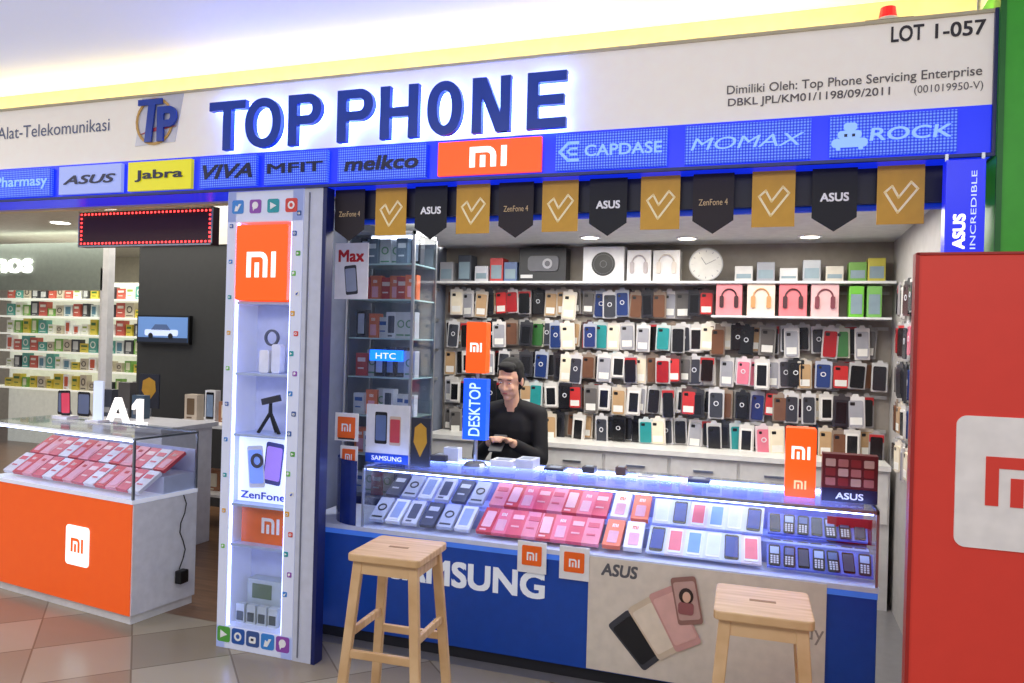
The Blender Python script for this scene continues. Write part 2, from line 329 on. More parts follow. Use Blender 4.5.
def plate(a,c_,yy,bg,body,fg,fx=.12,fz=.25,bold=.02,shear=0,label=None,emb=0):
    X0=sx(a,yy,2.98);X1=sx(c_,yy-(c_-a)*.05,2.98)
    ob=MB().box(X0,2.98,za,X1,3.0,zc,bg).part('brand_plate',sign,label)
    t=MB(); w=X1-X0;h=zc-za
    if body=='MI': t.mi(X0+.32*w,za+.2*h,w*.36,2.978,fg,h=h*.6)
    else: t.text(body,X0+max(fx,emb)*w,za+fz*h,X1-fx*w,zc-fz*h,2.977,fg,.002,bold,shear)
    sub(t,'lettering',ob,ORG[sign.name])
    if body=='CAPDASE':
        q=MB(); ex,ez=X0+.13*w,(za+zc)/2; q.stroke([(ex+.035,ez+.035),(ex-.005,ez+.035),(ex-.04,ez),(ex-.005,ez-.035),(ex+.035,ez-.035)],.012,2.975,2.978,fg); q.stroke([(ex+.03,ez+.012),(ex+.005,ez+.012),(ex-.008,ez),(ex+.005,ez-.012),(ex+.03,ez-.012)],.008,2.975,2.978,fg); sub(q,'emblem',ob,ORG[sign.name])
    if body=='ROCK':
        q=MB(); ex=X0+.16*w; q.rbox(ex-.06,2.974,za+.03,ex+.06,2.978,za+.062,.014,fg).rbox(ex-.04,2.974,za+.062,ex+.04,2.978,za+.09,.012,fg).rbox(ex-.02,2.974,za+.09,ex+.024,2.978,za+.118,.01,fg)
        q.rbox(ex-.045,2.972,za+.02,ex-.03,2.978,za+.04,.004,fg).rbox(ex+.03,2.972,za+.02,ex+.045,2.978,za+.04,.004,fg).box(ex-.018,2.972,za+.068,ex-.008,2.974,za+.078,DKT).box(ex+.008,2.972,za+.068,ex+.018,2.974,za+.078,DKT); sub(q,'emblem',ob,ORG[sign.name])
    return X0,X1
plate(-6,50,184,MEDB,'Pharmasy',LT,.04,.25,.01)
plate(59,121,180,M((150,165,225),.4,0,.5,0),'ASUS',DKT,.08,.34,.02,.3)
plate(128,191,176,M((212,205,20),.4,0,.5,0),'Jabra',DKT,.12,.3,.02)
plate(200,256,171,MEDB,'VIVA',DKT,.06,.26,.02,.3)
plate(264,327,168,MEDB,'MFIT',DKT,.06,.34,.02)
plate(338,426,163,MEDB,'melkco',DKT,.08,.28,.025,.15)
plate(438,541,156,M((255,80,12),.4,0,.95,0),'MI',WHLIT,label='bright orange plate')
plate(556,667,148,MEDB,'CAPDASE',LT,.04,.34,.015,emb=.27)
plate(685,811,140,MEDB,'MOMAX',LT,.05,.34,0,.25)
plate(830,958,132,MEDB,'ROCK',LT,.05,.34,.012,.1,emb=.32)
shb=thing('shutter_box','dark roller shutter housing under the sign','shutter box',(-.8,3.14,2.0))
MB().box(px1,3.1,2.05,XR-.01,3.22,2.18,M((18,20,44),.5)).part('housing',shb)
MB().cyl((px1,3.15,2.045),(XR-.01,3.15,2.045),.016,.016,M((16,60,200),.3,0,.3)).part('edge_tube',shb,'blue edge tube')
# pennants
DPEN=M((34,24,30),.6); BPEN=M((14,16,26),.6); GPEN=M((196,148,46),.45,.15,.06); CREAM=M((250,236,190),.5,0,.1,0)  # GPEN: gold cloth brightened with a faint added glow
pens=[(350,'z'),(391,'g'),(431,'a'),(473,'g'),(516,'z'),(560,'g'),(608,'a'),(660,'g'),(713,'z'),(773,'g'),(834,'a'),(900,'g')]
for pxx,k in pens:
    Y=3.07; X=sx(pxx,210,Y); w=.078; t=2.18
    lab={'z':'dark pennant with fine gold print and pointed tip','g':'gold pennant with a check mark emblem','a':'black pennant with white brand print'}[k]
    e=thing('pennant',lab,'pennant',(X,Y,t),group='row of pennants under the sign')
    zb_=1.955
    if k=='g':
        MB().box(X-w,Y-.002,zb_+.01,X+w,Y,t,GPEN).part('cloth',e)
        b=MB(); cx,cz=X,(zb_+t)/2-.005
        b.stroke([(cx-.052,cz+.02),(cx-.008,cz-.055),(cx+.056,cz+.03),(cx+.034,cz+.055),(cx-.006,cz+.0),(cx-.028,cz+.042)],.008,Y-.004,Y-.002,CREAM,True)
        b.part('check_mark',e)
    else:
        mt=DPEN if k=='z' else BPEN
        MB().prism([(X-w,zb_+.04),(X,zb_-.012),(X+w,zb_+.04),(X+w,t),(X-w,t)],Y-.002,Y,mt).part('cloth',e)
        if k=='z': MB().text('ZenFone 4',X-.055,2.055,X+.055,2.08,Y-.004,M((220,190,140),.5,0,0,0)).part('lettering',e)
        else: MB().text('ASUS',X-.05,2.055,X+.05,2.088,Y-.004,MIWHITE,0,.03).part('lettering',e)
# beacon
xq=sx(888,14,3.08); zq=HT+.012
e=thing('warning_beacon','red warning beacon on a grey base above the sign','beacon',(xq,3.08,zq))
MB().box(xq-.08,3.04,zq,xq+.08,3.12,zq+.022,M((120,112,90),.5)).part('base',e)
MB().cyl((xq,3.08,zq+.022),(xq,3.08,zq+.035),.036,.036,M((230,220,200),.4)).cyl((xq,3.08,zq+.035),(xq,3.08,zq+.075),.032,.026,M((220,20,16),.2,0,1.2)).part('red_lens',e)

# ================= DISPLAY TOWER
TX0=-2.49;TX1=-2.064;TYB=3.2
tw=thing('display_tower','tall white lit display tower with glass compartments','display cabinet',((TX0+TX1)/2,3.0,0))
zz=[sz(262,y,3.0) for y in (222,303,375,437,508,549,632)]
fw=.052
FR=M((214,220,242),.35,0,.14,.02)
b=MB(); b.box(TX0,3.0,0,TX0+fw,TYB,HB,FR); b.box(TX1-fw-.01,3.0,0,TX1,TYB,HB,FR); b.box(TX0,TYB-.02,0,TX1,TYB,HB,M((206,212,235),.4)); b.box(TX0,3.0,0,TX1,TYB,zz[6],FR); b.box(TX0,3.0,zz[0],TX1,TYB,HB,FR)
b.part('frame',tw,bevel=.003)
LEDS=M((150,170,255),.4,0,6,0,ecol=(165,180,255))
xi0=TX0+fw;xi1=TX1-fw-.01
MB().box(xi0,3.01,zz[6],xi0+.008,3.02,zz[0],LEDS).part('light_strip',tw,'glowing blue-white strip'); MB().box(xi1-.008,3.01,zz[6],xi1,3.02,zz[0],LEDS).part('light_strip',tw,'glowing blue-white strip')
for z in zz[1:6]: MB().box(xi0+.009,3.01,z-.006,xi1-.009,TYB-.02,z+.006,M((180,195,230),.3)).part('shelf',tw)
MB().box(xi0+.008,3.004,zz[6],xi1-.008,3.008,zz[3],GLASS).part('glass_door',tw)
MB().rbox(xi0+.012,2.99,zz[1]+.012,xi1-.012,3.1,zz[0]-.014,.01,ORLIT).mi(xi0+.075,zz[1]+.12,xi1-xi0-.15,2.989,WHLIT).part('light_box',tw,'glowing orange box with white logo')
ICO=[(220,70,60),(60,140,220),(90,170,70),(230,170,50),(150,80,180),(40,90,170),(240,240,240),(40,160,170),(59,89,152),(120,200,90)]
icm=[]
for i,cc in enumerate(ICO):
    q=MB().rbox(-.019,-.003,-.019,.019,0,.019,.006,M(cc,.4)); g=M((250,250,250) if i!=6 else (40,90,200),.4,0,0,0); g2=M((40,40,60),.4,0,0,0)
    if i%5==0: q.ring(0,0,-.005,-.003,.006,.011,g,12)
    elif i%5==1: q.prism([(-.01,-.012),(.0,-.012),(.012,.008),(.004,.008),(.0,0),(-.006,.004)],-.005,-.003,g)
    elif i%5==2: q.prism([(-.009,-.01),(.011,0),(-.009,.01)],-.005,-.003,g)
    elif i%5==3: q.rbox(-.01,-.005,-.01,.01,-.003,.006,.004,g); q.box(-.004,-.006,-.004,.004,-.005,.002,g2)
    else: q.cyl((0,-.005,.003),(0,-.003,.003),.01,.01,g,14); q.prism([(-.006,-.013),(0,-.004),(-.001,-.002),(-.008,-.004)],-.005,-.003,g)
    icm.append(q.me('sticker'))
def icon(X,Z,i,s_=1):
    ob=bpy.data.objects.new('sticker',icm[i%10]); COL.objects.link(ob); ob.parent=tw; ob.location=Vector((X,3.0,Z))-Vector(ORG[tw.name]); ob.scale=(s_,1,s_)
for i in range(4): icon(TX0+.06+i*.1,(HB+zz[0])/2,i*3+1,1.7)
for i in range(5): icon(TX0+.045+i*.083,zz[6]*.62,i*3+2,1.9)
for i in range(20):
    icon(TX1-.045+.022*(i%2),.3+i*.093,i*3+1,.6)
    if i%2: icon(TX0+.026,.4+i*.085,i*7+2,.5)
cxm=(xi0+xi1)/2
cx,cy,cz=cxm,3.08,zz[2]+.006
e=thing('charger_kit','white power adapters with a looped cable','charger',(cx,cy,cz))
MB().rbox(cx-.06,cy-.01,cz,cx-.005,cy+.03,cz+.11,.012,WHITE).part('adapter',e,bevel=.003); MB().rbox(cx+.01,cy-.01,cz,cx+.06,cy+.03,cz+.14,.012,M((225,228,240),.3)).part('adapter',e,bevel=.003)
MB().ring(cx,cz+.17,cy,cy+.012,.03,.04,M((90,95,110),.3)).part('cable_loop',e)
cx,cy,cz=xi1-.05,3.13,zz[2]+.006
e=thing('product_box','small orange and white carton','box',(cx,cy,cz)); MB().box(cx-.03,cy,cz,cx+.03,cy+.03,cz+.19,M((236,240,250),.4)).part('carton',e); MB().box(cx-.028,cy-.002,cz+.14,cx+.028,cy,cz+.188,ORANGE).mi(cx-.016,cz+.15,.032,cy-.002,MIWHITE,.001).part('print',e)
cx,cy,cz=cxm,3.08,zz[3]+.006
e=thing('mini_tripod','black folding mini tripod with phone clamp','tripod',(cx,cy,cz))
for dx,dy in ((-.06,0),(.06,0),(0,.06)): MB().beam((cx+dx,cy+dy,cz),(cx,cy+.01,cz+.1),.012,.012,BLACK).part('leg',e)
MB().cyl((cx,cy+.01,cz+.09),(cx,cy+.01,cz+.15),.01,.008,BLACK).part('centre_post',e); MB().beam((cx-.04,cy,cz+.15),(cx+.06,cy,cz+.175),.016,.03,M((50,50,56),.4)).part('clamp',e)
z0,z1=zz[4]+.012,zz[3]-.012; cx=cxm
e=thing('backlit_poster','backlit white poster showing two phones','poster',(cx,3.05,z0))
MB().box(xi0+.012,3.05,z0,xi1-.012,3.07,z1,M((216,224,250),.4,0,.9,0)).part('panel',e)
def phone_gfx(mb,cx,cz,w,h,y,ang,body,scr):
    ca,sa=math.cos(ang),math.sin(ang)
    for (W,Hh,m_,yy) in ((w,h,body,y),(w*.86,h*.8,scr,y-.0015)):
        r=min(W,Hh)*.12
        q=[]
        for (X_,Z_,a0) in ((W/2-r,-Hh/2+r,-90),(W/2-r,Hh/2-r,0),(-W/2+r,Hh/2-r,90),(-W/2+r,-Hh/2+r,180)):
            for i in range(4):
                t=math.radians(a0+30*i); q.append((X_+r*math.cos(t),Z_+r*math.sin(t)))
        mb.prism([(cx+p[0]*ca-p[1]*sa,cz+p[0]*sa+p[1]*ca) for p in q],yy-.0015,yy,m_)
b=MB(); phone_gfx(b,cx+.055,z0+.19,.1,.2,3.05,-.1,M((60,70,150),.3),M((150,120,220),.3,0,.7,0)); b.part('phone_print',e)
b=MB(); phone_gfx(b,cx-.04,z0+.17,.09,.2,3.046,.1,M((230,230,245),.3),M((120,150,235),.3,0,.6,0)); b.part('phone_print',e)
MB().ring(cx-.03,z0+.2,3.035,3.04,.02,.035,M((60,60,80),.4)).part('ring_print',e); MB().text('ZenFone',xi0+.03,z0+.015,xi1-.03,z0+.05,3.048,M((30,60,200),.4,0,0,0),0,.02).part('lettering',e)
z0,z1=zz[5]+.006,zz[4]-.008
e=thing('product_box','orange carton with white logo patch','box',(cx,3.1,z0)); MB().box(xi0+.03,3.06,z0,xi1-.02,3.17,z1-.01,ORANGE).part('carton',e)
MB().mi(cx-.01,z0+.05,.1,3.06,MIWHITE).part('print',e)
z0=zz[6]
for i in range(4):
    xx=xi0+.035+i*.062
    e=thing('memory_card_pack','small grey boxed accessory in the lower compartment','box',(xx,3.06,z0),group='boxes at the bottom of the tower')
    MB().box(xx-.024,3.06,z0,xx+.024,3.09,z0+.09,M((206,212,210),.4)).part('carton',e); MB().box(xx-.018,3.057,z0+.012,xx+.018,3.06,z0+.055,M((70,80,80),.4)).part('print',e)
bx=thing('storage_carton','pale grey accessory carton in the lower compartment','box',(cx,3.15,z0)); MB().box(cx-.12,3.11,z0,cx+.12,3.175,z0+.2,M((190,200,200),.5)).part('carton',bx); MB().box(cx-.09,3.107,z0+.11,cx+.02,3.11,z0+.18,M((100,120,90),.5)).part('print',bx)

# ================= MAIN COUNTER
cx0=sx(362,490,3.3); cx1=.414; cyf=3.3; cyb=3.75; zt_=.87; zg=.57; cxl=-2.25
ct=thing('display_counter','long blue shop counter with a lit glass display case','display counter',((cx0+cx1)/2,cyf,0))
MB().box(cxl,cyf,.06,cx1,cyb,zg-.02,COUNTERBLUE).part('base',ct,bevel=.004); MB().box(cxl,cyf+.03,0,cx1-.02,cyb,.06,DARK).part('plinth',ct)
MB().box(cxl,cyf-.006,zg-.045,cx1,cyf,zg-.02,M((60,110,210),.3,0,.4)).part('edge_trim',ct)
MB().box(cxl,cyf-.008,zg-.02,cx1+.004,cyb,zg,M((205,212,235),.35)).part('shelf_board',ct)
MB().box(cx0,cyf,zg,cx1,cyf+.006,zt_,GLASS).part('glass_front',ct)
MB().box(cx0,cyf+.0,zt_,cx1,cyb,zt_+.008,GLASS).part('glass_top',ct)
MB().box(cx0,cyf+.006,zg,cx0+.006,cyb,zt_,GLASS).part('glass_side',ct); MB().box(cx1-.006,cyf+.006,zg,cx1,cyb,zt_,GLASS).part('glass_side',ct)
b=MB()
for y in (cyf-.002,cyb-.012): b.box(cx0,y,zt_-.012,cx1,y+.012,zt_,STEEL)
b.box(cx0,cyf-.002,zg,cx0+.01,cyf+.01,zt_,STEEL).box(cx1-.01,cyf-.002,zg,cx1,cyf+.01,zt_,STEEL).box(cx0,cyf,zt_-.012,cx0+.01,cyb,zt_,STEEL).box(cx1-.01,cyf,zt_-.012,cx1,cyb,zt_,STEEL)
b.part('metal_frame',ct)
LS=M((220,225,255),.4,0,22,0,ecol=(150,172,255))
MB().box(cx0+.02,cyf+.014,zt_-.02,cx1-.02,cyf+.026,zt_-.01,LS).part('light_strip',ct,'bright cool-white light strip'); MB().box(cx0+.1,cyb-.03,zt_-.02,cx1-.1,cyb-.018,zt_-.008,LS).part('light_strip',ct,'bright cool-white light strip')
MB().box(cx0+.01,cyb-.01,zg,cx1-.01,cyb,zt_-.012,M((170,180,225),.5)).part('back_board',ct)
MB().box(cx0+.01,cyf+.2,zg,cx1-.01,cyb-.01,zg+.09,M((150,165,225),.5)).part('display_riser',ct)
WT=M((232,238,246),.4,0,.1,0)
xa=sx(389,575,3.3); xb=sx(545,588,3.3); MB().text('SAMSUNG',xa,sz(545,600,3.3),xb,sz(545,573,3.3),cyf-.003,WT,.002,.03).part('lettering',ct,'white block lettering')
b=MB(); pts=[]
for i in range(9):
    a=math.pi/2*i/8; pts.append((cx0-.03-.2*math.sin(a), cyf+.0+.2*(1-math.cos(a))))
vs=[(p[0],p[1],zg) for p in pts]+[(p[0],p[1],zt_+.02) for p in pts]; n=len(pts)
b.add(vs,[(i,i+1,i+1+n,i+n) for i in range(n-1)],M((14,40,120),.15)); b.part('curved_end_panel',ct,'dark blue curved panel')
def box_mesh(w,h,d,cbody,cacc,style):
    q=MB(); m_=M(cbody,.35); a=M(cacc,.35)
    q.box(-w/2,-d,0,w/2,0,h,m_)
    if style==0: q.rbox(-w*.3,-d-.002,h*.2,w*.3,-d,h*.85,w*.06,a); q.box(-w*.3,-d-.002,h*.06,w*.1,-d,h*.12,a)
    elif style==1: q.mi(-w*.16,h*.7,w*.32,-d,a,.002); q.rbox(-w*.28,-d-.002,h*.1,w*.28,-d,h*.55,w*.05,M((235,170,190),.4))
    elif style==2: q.rbox(-w*.36,-d-.003,h*.06,w*.36,-d,h*.94,w*.1,M((20,20,26),.2)); q.rbox(-w*.31,-d-.004,h*.14,w*.31,-d-.002,h*.86,w*.03,a)
    elif style==3:
        q.rbox(-w*.38,-d-.006,h*.05,w*.38,-d,h*.95,w*.15,M((24,26,34),.3)); q.box(-w*.28,-d-.008,h*.55,w*.28,-d-.004,h*.85,a)
        for r in range(4):
            for k in range(3): q.box(-w*.26+k*w*.19,-d-.008,h*.12+r*h*.095,-w*.26+k*w*.19+w*.13,-d-.004,h*.12+r*h*.095+h*.06,M((210,215,225),.4))
    elif style==4: q.ring(0,h*.55,-d-.003,-d,w*.22,w*.32,a,20); q.box(-w*.38,-d-.002,h*.1,w*.38,-d,h*.16,a)
    elif style==5: q.rbox(-w*.36,-d-.003,h*.06,w*.36,-d,h*.94,w*.1,M((236,238,244),.2)); q.rbox(-w*.31,-d-.004,h*.14,w*.31,-d-.002,h*.86,w*.03,a)
    elif style==6: q.box(-w*.34,-d-.002,h*.62,w*.34,-d,h*.8,a); q.box(-w*.3,-d-.002,h*.3,w*.2,-d,h*.36,a)
    return q.me('product_box')
pinks=[box_mesh(.078,.16,.02,(226,70,104),(250,180,190),6),box_mesh(.078,.16,.02,(236,106,136),(255,230,230),1),box_mesh(.078,.16,.02,(210,50,72),(250,190,200),0),box_mesh(.078,.16,.02,(240,136,160),(220,80,110),6)]
TILT=math.radians(-58)
def tilted(me,x,y,z,name,lab,cat,grp,t=TILT,j=.05): place(me,name,lab,cat,(x,y,z),(t,0,random.uniform(-j,j)),grp)
r1=(cyf+.045,zg+.016); r2=(cyf+.215,zg+.107)
def row(a,c_,meshes,n,name,lab,cat,grp,rows=(r1,r2)):
    for (yy,zz_) in rows:
        X0=sx(a,530,cyf+.1);X1=sx(c_,540,cyf+.1)
        for i in range(n):
            tilted(meshes[(i*7+int(yy*100))%len(meshes)],X0+(i+.5)*(X1-X0)/n,yy+.012,zz_,name,lab,cat,grp)
whites=[box_mesh(.075,.155,.02,(206,210,226),(70,80,110),0),box_mesh(.075,.155,.02,(226,230,240),(150,170,220),5),box_mesh(.075,.155,.02,(180,188,210),(40,50,70),4),box_mesh(.075,.155,.02,(60,70,100),(200,205,220),6)]
row(372,474,whites,6,'phone_box','white phone carton with dark print in the glass case','box','white phone boxes in the glass case')
row(480,600,pinks,8,'phone_box','pink and red phone carton lying in the glass case','box','pink phone boxes in the glass case')
mis=[box_mesh(.08,.16,.025,(244,120,90),(255,245,240),1),box_mesh(.08,.16,.025,(240,240,246),(244,104,26),1)]
row(603,645,mis,2,'phone_box','orange and white phone carton with logo','box','orange phone boxes in the glass case')
scr=[box_mesh(.082,.16,.012,(214,222,246),(110,160,240),5),box_mesh(.082,.16,.012,(216,206,222),(235,110,130),5),box_mesh(.082,.16,.012,(200,210,240),(20,60,150),2),box_mesh(.082,.16,.012,(205,214,240),(215,224,246),5)]
row(648,762,scr,6,'smartphone','display smartphone with lit screen propped on a card','phone','smartphones in the glass case')
kp=[box_mesh(.062,.12,.01,(90,110,215),(170,190,230),3),box_mesh(.062,.12,.01,(80,100,205),(90,110,160),3),box_mesh(.062,.12,.012,(100,120,220),(60,70,90),2)]
for k,(yy,zz_) in enumerate((r1,(cyf+.15,zg+.016),(r2[0]+.04,r2[1]))):
    X0=sx(768,540,cyf+.1);X1=sx(872,560,cyf+.1)
    for i in range(7): tilted(kp[(i+k)%3],X0+(i+.5)*(X1-X0)/7,yy+.01,zz_,'keypad_phone','small black keypad phone on a blue tray','phone','small handsets in the glass case',t=math.radians(-55))
X=sx(850,525,3.6); e=thing('price_card','small red price card standing in the glass case','card',(X,3.62,zg+.09)); MB().box(X-.09,3.62,zg+.09,X+.09,3.626,zg+.2,M((200,30,40),.4)).part('card',e); MB().box(X-.07,3.617,zg+.13,X+.06,3.62,zg+.15,MIWHITE).part('print',e)
for (a,c_,y0,y1) in ((517,546,541,572),(559,589,546,579)):
    X0,Z1=site(a,y0,3.27);X1=sx(c_,y0,3.27);Z0=sz(a,y1,3.27)
    e=thing('price_sign','small white sign with orange logo square on the counter front','sign',((X0+X1)/2,3.285,Z0),group='small logo signs on the counter')
    MB().box(X0,3.283,Z0,X1,3.2895,Z1,WHITE).part('card',e); w=X1-X0
    MB().rbox(X0+w*.16,3.28,Z0+w*.25,X1-w*.16,3.283,Z0+w*.9,.006,ORANGE).mi(X0+w*.33,Z0+w*.42,w*.36,3.28,MIWHITE,.001).part('logo_patch',e)
    MB().box((X0+X1)/2-.01,3.284,Z1,(X0+X1)/2+.01,3.291,zg+.004,STEEL).part('clip',e)
X0=sx(588,600,3.29);X1=sx(826,620,3.29);Z1=sz(590,556,3.29);Z0=.07
e=thing('poster','cream phone poster fixed on the blue counter front','poster',((X0+X1)/2,3.29,Z0))
MB().box(X0,3.288,Z0,X1,3.2995,Z1,M((220,210,194),.45)).part('sheet',e)
def gp(px,py): return site(px,py,3.288)
for (px_,py_,ang,w,h,bc,sc_) in ((636,640,.75,.12,.24,(60,62,70),(20,22,30)),(655,628,.62,.12,.25,(214,196,170),(232,218,196)),(675,618,.5,.12,.26,(206,156,148),(222,176,166)),(687,600,.2,.105,.2,(150,110,100),(196,160,150))):
    X,Z=gp(px_,py_); b=MB(); phone_gfx(b,X,Z,w,h,3.288-.0035*(px_-630)/20,ang,M(bc,.35),M(sc_,.3)); b.part('phone_print',e)
X,Z=gp(687,597); MB().ell((X-.002,3.272,Z+.008),(.03,.002,.034),M((50,32,28),.6)).ell((X,3.270,Z+.004),(.017,.002,.023),M((228,184,158),.6)).rbox(X-.034,3.271,Z-.07,X+.03,3.275,Z-.02,.012,M((150,90,90),.6)).part('portrait_print',e)
MB().text('ASUS',*(lambda p,q:(p[0],p[1],q[0],q[1]))(gp(601,575),gp(638,567)),3.287,M((90,90,96),.5,0,0,0),0,.03,.15).part('lettering',e)
MB().text('Ready',gp(770,640)[0],gp(815,645)[1],gp(824,640)[0],gp(815,625)[1],3.287,M((150,140,130),.5,0,0,0)).part('lettering',e)

# ================= ITEMS ON COUNTER
ctz=zt_+.008
Y=3.42; X0=sx(785,470,Y);X1=sx(816,470,Y);Z1=sz(800,428,Y)
e=thing('logo_light_box','glowing orange upright light box with white logo','light box',((X0+X1)/2,Y,ctz))
MB().rbox(X0,Y,ctz,X1,Y+.07,Z1,.008,ORLIT).part('box',e,bevel=.003); w=X1-X0
MB().mi(X0+.2*w,ctz+.16,w*.6,Y-.001,WHLIT).part('logo',e); MB().mi(X0+.3*w,ctz+.035,w*.4,Y-.001,M((255,200,140),.4,0,.6,0)).part('logo',e)
Y=3.5; X0=sx(463,410,Y);X1=sx(486,410,Y);xc=(X0+X1)/2
e=thing('brand_totem','upright counter sign with blue lower box and orange upper box','sign',(xc,Y+.03,ctz))
MB().cyl((xc,Y+.03,ctz),(xc,Y+.03,ctz+.015),.06,.05,STEEL,24).part('base',e); MB().cyl((xc,Y+.03,ctz+.015),(xc,Y+.03,sz(476,330,Y)),.01,.01,STEEL).part('pole',e)
MB().box(X0,Y,sz(476,440,Y),X1,Y+.05,sz(476,379,Y),M((20,80,230),.3,0,1.1,0)).part('blue_light_box',e)
w=X1-X0; zb1=sz(476,438,Y);zt1=sz(476,381,Y)
MB().text('DESKTOP',X0+.25*w,zb1+.01,X1-.25*w,zt1-.01,Y-.001,M((190,220,255),.4,0,.9,0),0,.01,0,90).part('lettering',e)
MB().rbox(X0+.1*w,Y-.01,sz(476,373,Y),X1-.05*w,Y+.05,sz(476,322,Y),.006,ORLIT).mi(X0+.28*w,sz(476,352,Y),w*.5,Y-.011,WHLIT).part('orange_light_box',e)
def board(a,c_,yt,yb_,Y,base,name,label,drawer,lean=.0):
    X0=sx(a,(yt+yb_)/2,Y);X1=sx(c_,(yt+yb_)/2,Y);Z1=sz((a+c_)/2,yt,Y);Z0=base
    e=thing(name,label,'sign',((X0+X1)/2,Y,Z0)); drawer(e,X0,X1,Z0,Z1,Y); return e
def d_sam(e,X0,X1,Z0,Z1,Y):
    MB().box(X0,Y,Z0,X1,Y+.01,Z1,M((214,216,220),.4)).part('panel',e); w=X1-X0;h=Z1-Z0
    b=MB(); phone_gfx(b,X0+.35*w,Z0+.6*h,.28*w,.55*h,Y,0,BLACK,M((90,110,150),.3)); b.part('phone_print',e)
    b=MB(); phone_gfx(b,X0+.68*w,Z0+.56*h,.26*w,.5*h,Y,0,M((200,180,160),.3),M((190,70,80),.3)); b.part('phone_print',e)
    b=MB().box(X0,Y-.002,Z0,X1,Y,Z0+.16*h,M((20,70,180),.3)); b.text('SAMSUNG',X0+.15*w,Z0+.04*h,X1-.15*w,Z0+.12*h,Y-.003,MIWHITE,0,.02); b.part('lettering',e)
    MB().beam((X0+.5*w,Y+.07,Z0),(X0+.5*w,Y+.012,Z0+.6*h),.05,.004,STEEL).part('easel_leg',e)
board(366,409,405,462,3.38,ctz,'phone_display_board','white phone poster board standing on the glass counter',d_sam)
def d_gold(e,X0,X1,Z0,Z1,Y):
    MB().box(X0,Y,Z0,X1,Y+.01,Z1,M((40,44,60),.4)).part('panel',e); w=X1-X0;h=Z1-Z0
    MB().prism([(X0+.5*w,Z0+.2*h),(X0+.85*w,Z0+.5*h),(X0+.8*w,Z0+.8*h),(X0+.5*w,Z0+.9*h),(X0+.2*w,Z0+.8*h),(X0+.15*w,Z0+.5*h)],Y-.003,Y,M((210,160,60),.3,.3)).part('gold_shield',e)
board(411,430,418,463,3.36,ctz,'award_card','small dark card with a gold shield emblem',d_gold)
def d_mi(e,X0,X1,Z0,Z1,Y):
    MB().box(X0,Y,Z0,X1,Y+.006,Z1,WHITE).part('panel',e); w=X1-X0
    MB().rbox(X0+.12*w,Y-.002,Z1-.95*w,X1-.12*w,Y,Z1-.15*w,.005,ORANGE).mi(X0+.3*w,Z1-.7*w,.4*w,Y-.002,MIWHITE,.001).part('logo_patch',e); MB().box(X0+.15*w,Y-.002,Z0+.06*w,X1-.15*w,Y,Z0+.12*w,DARK).part('print',e)
Y=3.4;X0=sx(822,480,Y);X1=sx(878,480,Y);Z1=sz(850,455,Y)
e=thing('phone_leaflet_box','dark red patterned brand stand holding leaflets','leaflet stand',((X0+X1)/2,Y,ctz))
MB().box(X0,Y,ctz,X1,Y+.06,Z1,M((96,24,26),.4)).part('body',e)
b=MB(); w=X1-X0;h=Z1-ctz
for i in range(4):
    for j in range(3): b.rbox(X0+w*(.06+.23*i),Y-.002,ctz+h*(.34+.2*j),X0+w*(.24+.23*i),Y,ctz+h*(.5+.2*j),.004,M(((180,110,100),(140,40,40),(200,160,140))[(i+j)%3],.4))
b.part('print',e)
MB().box(X0,Y-.003,ctz,X1,Y,ctz+h*.28,M((30,26,60),.4)).text('ASUS',X0+.25*w,ctz+.06*h,X1-.25*w,ctz+.2*h,Y-.004,MIWHITE,0,.02).part('lettering',e)
for i,(px_,cc,w_,d_,h_) in enumerate(((442,(60,60,70),.09,.1,.03),(505,(225,228,236),.12,.1,.03),(528,(200,206,220),.09,.12,.045),(556,(40,44,60),.1,.08,.012),(622,(90,70,60),.05,.05,.04),(648,(240,240,240),.09,.06,.01),(453,(220,225,235),.08,.05,.07),(700,(70,80,120),.1,.08,.015),(590,(60,60,66),.06,.06,.03))):
    Y=3.6; X=sx(px_,450,Y); q=MB(); q.box(X-w_/2,Y-d_/2,ctz,X+w_/2,Y+d_/2,ctz+h_,M(cc,.4)).box(X-w_*.3,Y-d_*.3,ctz+h_,X+w_*.3,Y+d_*.3,ctz+h_+.002,M((150,160,180),.4)); q.solo('accessory_carton','flat accessory carton lying on the glass counter','box',(X,Y,ctz),group='cartons on the counter top',bevel=.002)

# ================= LEFT GLASS CABINET
gy0,gy1=3.8,4.1
gx0=max(XL+.01,sx(333,350,gy0)); gx1=sx(412,350,gy0)
gc=thing('glass_cabinet','tall glass cabinet with shelves of phone accessories','glass cabinet',((gx0+gx1)/2,gy0,0))
b=MB()
for x in (gx0,gx1-.015):
    for y in (gy0,gy1-.015): b.box(x,y,.6,x+.015,y+.015,2.1,STEEL)
b.box(gx0,gy0,2.08,gx1,gy1,2.1,STEEL); b.part('metal_frame',gc)
MB().box(gx0,gy0,0,gx1,gy1,.6,M((30,40,90),.3)).part('base',gc)
MB().box(gx1-.006,gy0+.015,.6,gx1,gy1-.015,2.08,GLASS).part('glass_side',gc)
MB().box(gx0+.015,gy0+.002,.6,gx1-.015,gy0+.007,2.08,GLASS).part('glass_front',gc)
MB().box(gx0+.015,gy1-.006,.6,gx1-.015,gy1,2.08,M((130,142,156),.5)).part('back_board',gc)
MB().box(gx0+.03,gy0+.1,2.07,gx1-.03,gy0+.12,2.08,M((235,240,255),.4,0,8,0)).part('light_strip',gc)  # strip added to brighten the dark cabinet interior
levels=[.6,.84,1.06,1.28,1.5,1.72,1.92]
for z in levels[1:]:
    MB().box(gx0+.016,gy0+.012,z-.008,gx1-.006,gy1-.006,z,M((160,190,194),.2)).part('shelf',gc)
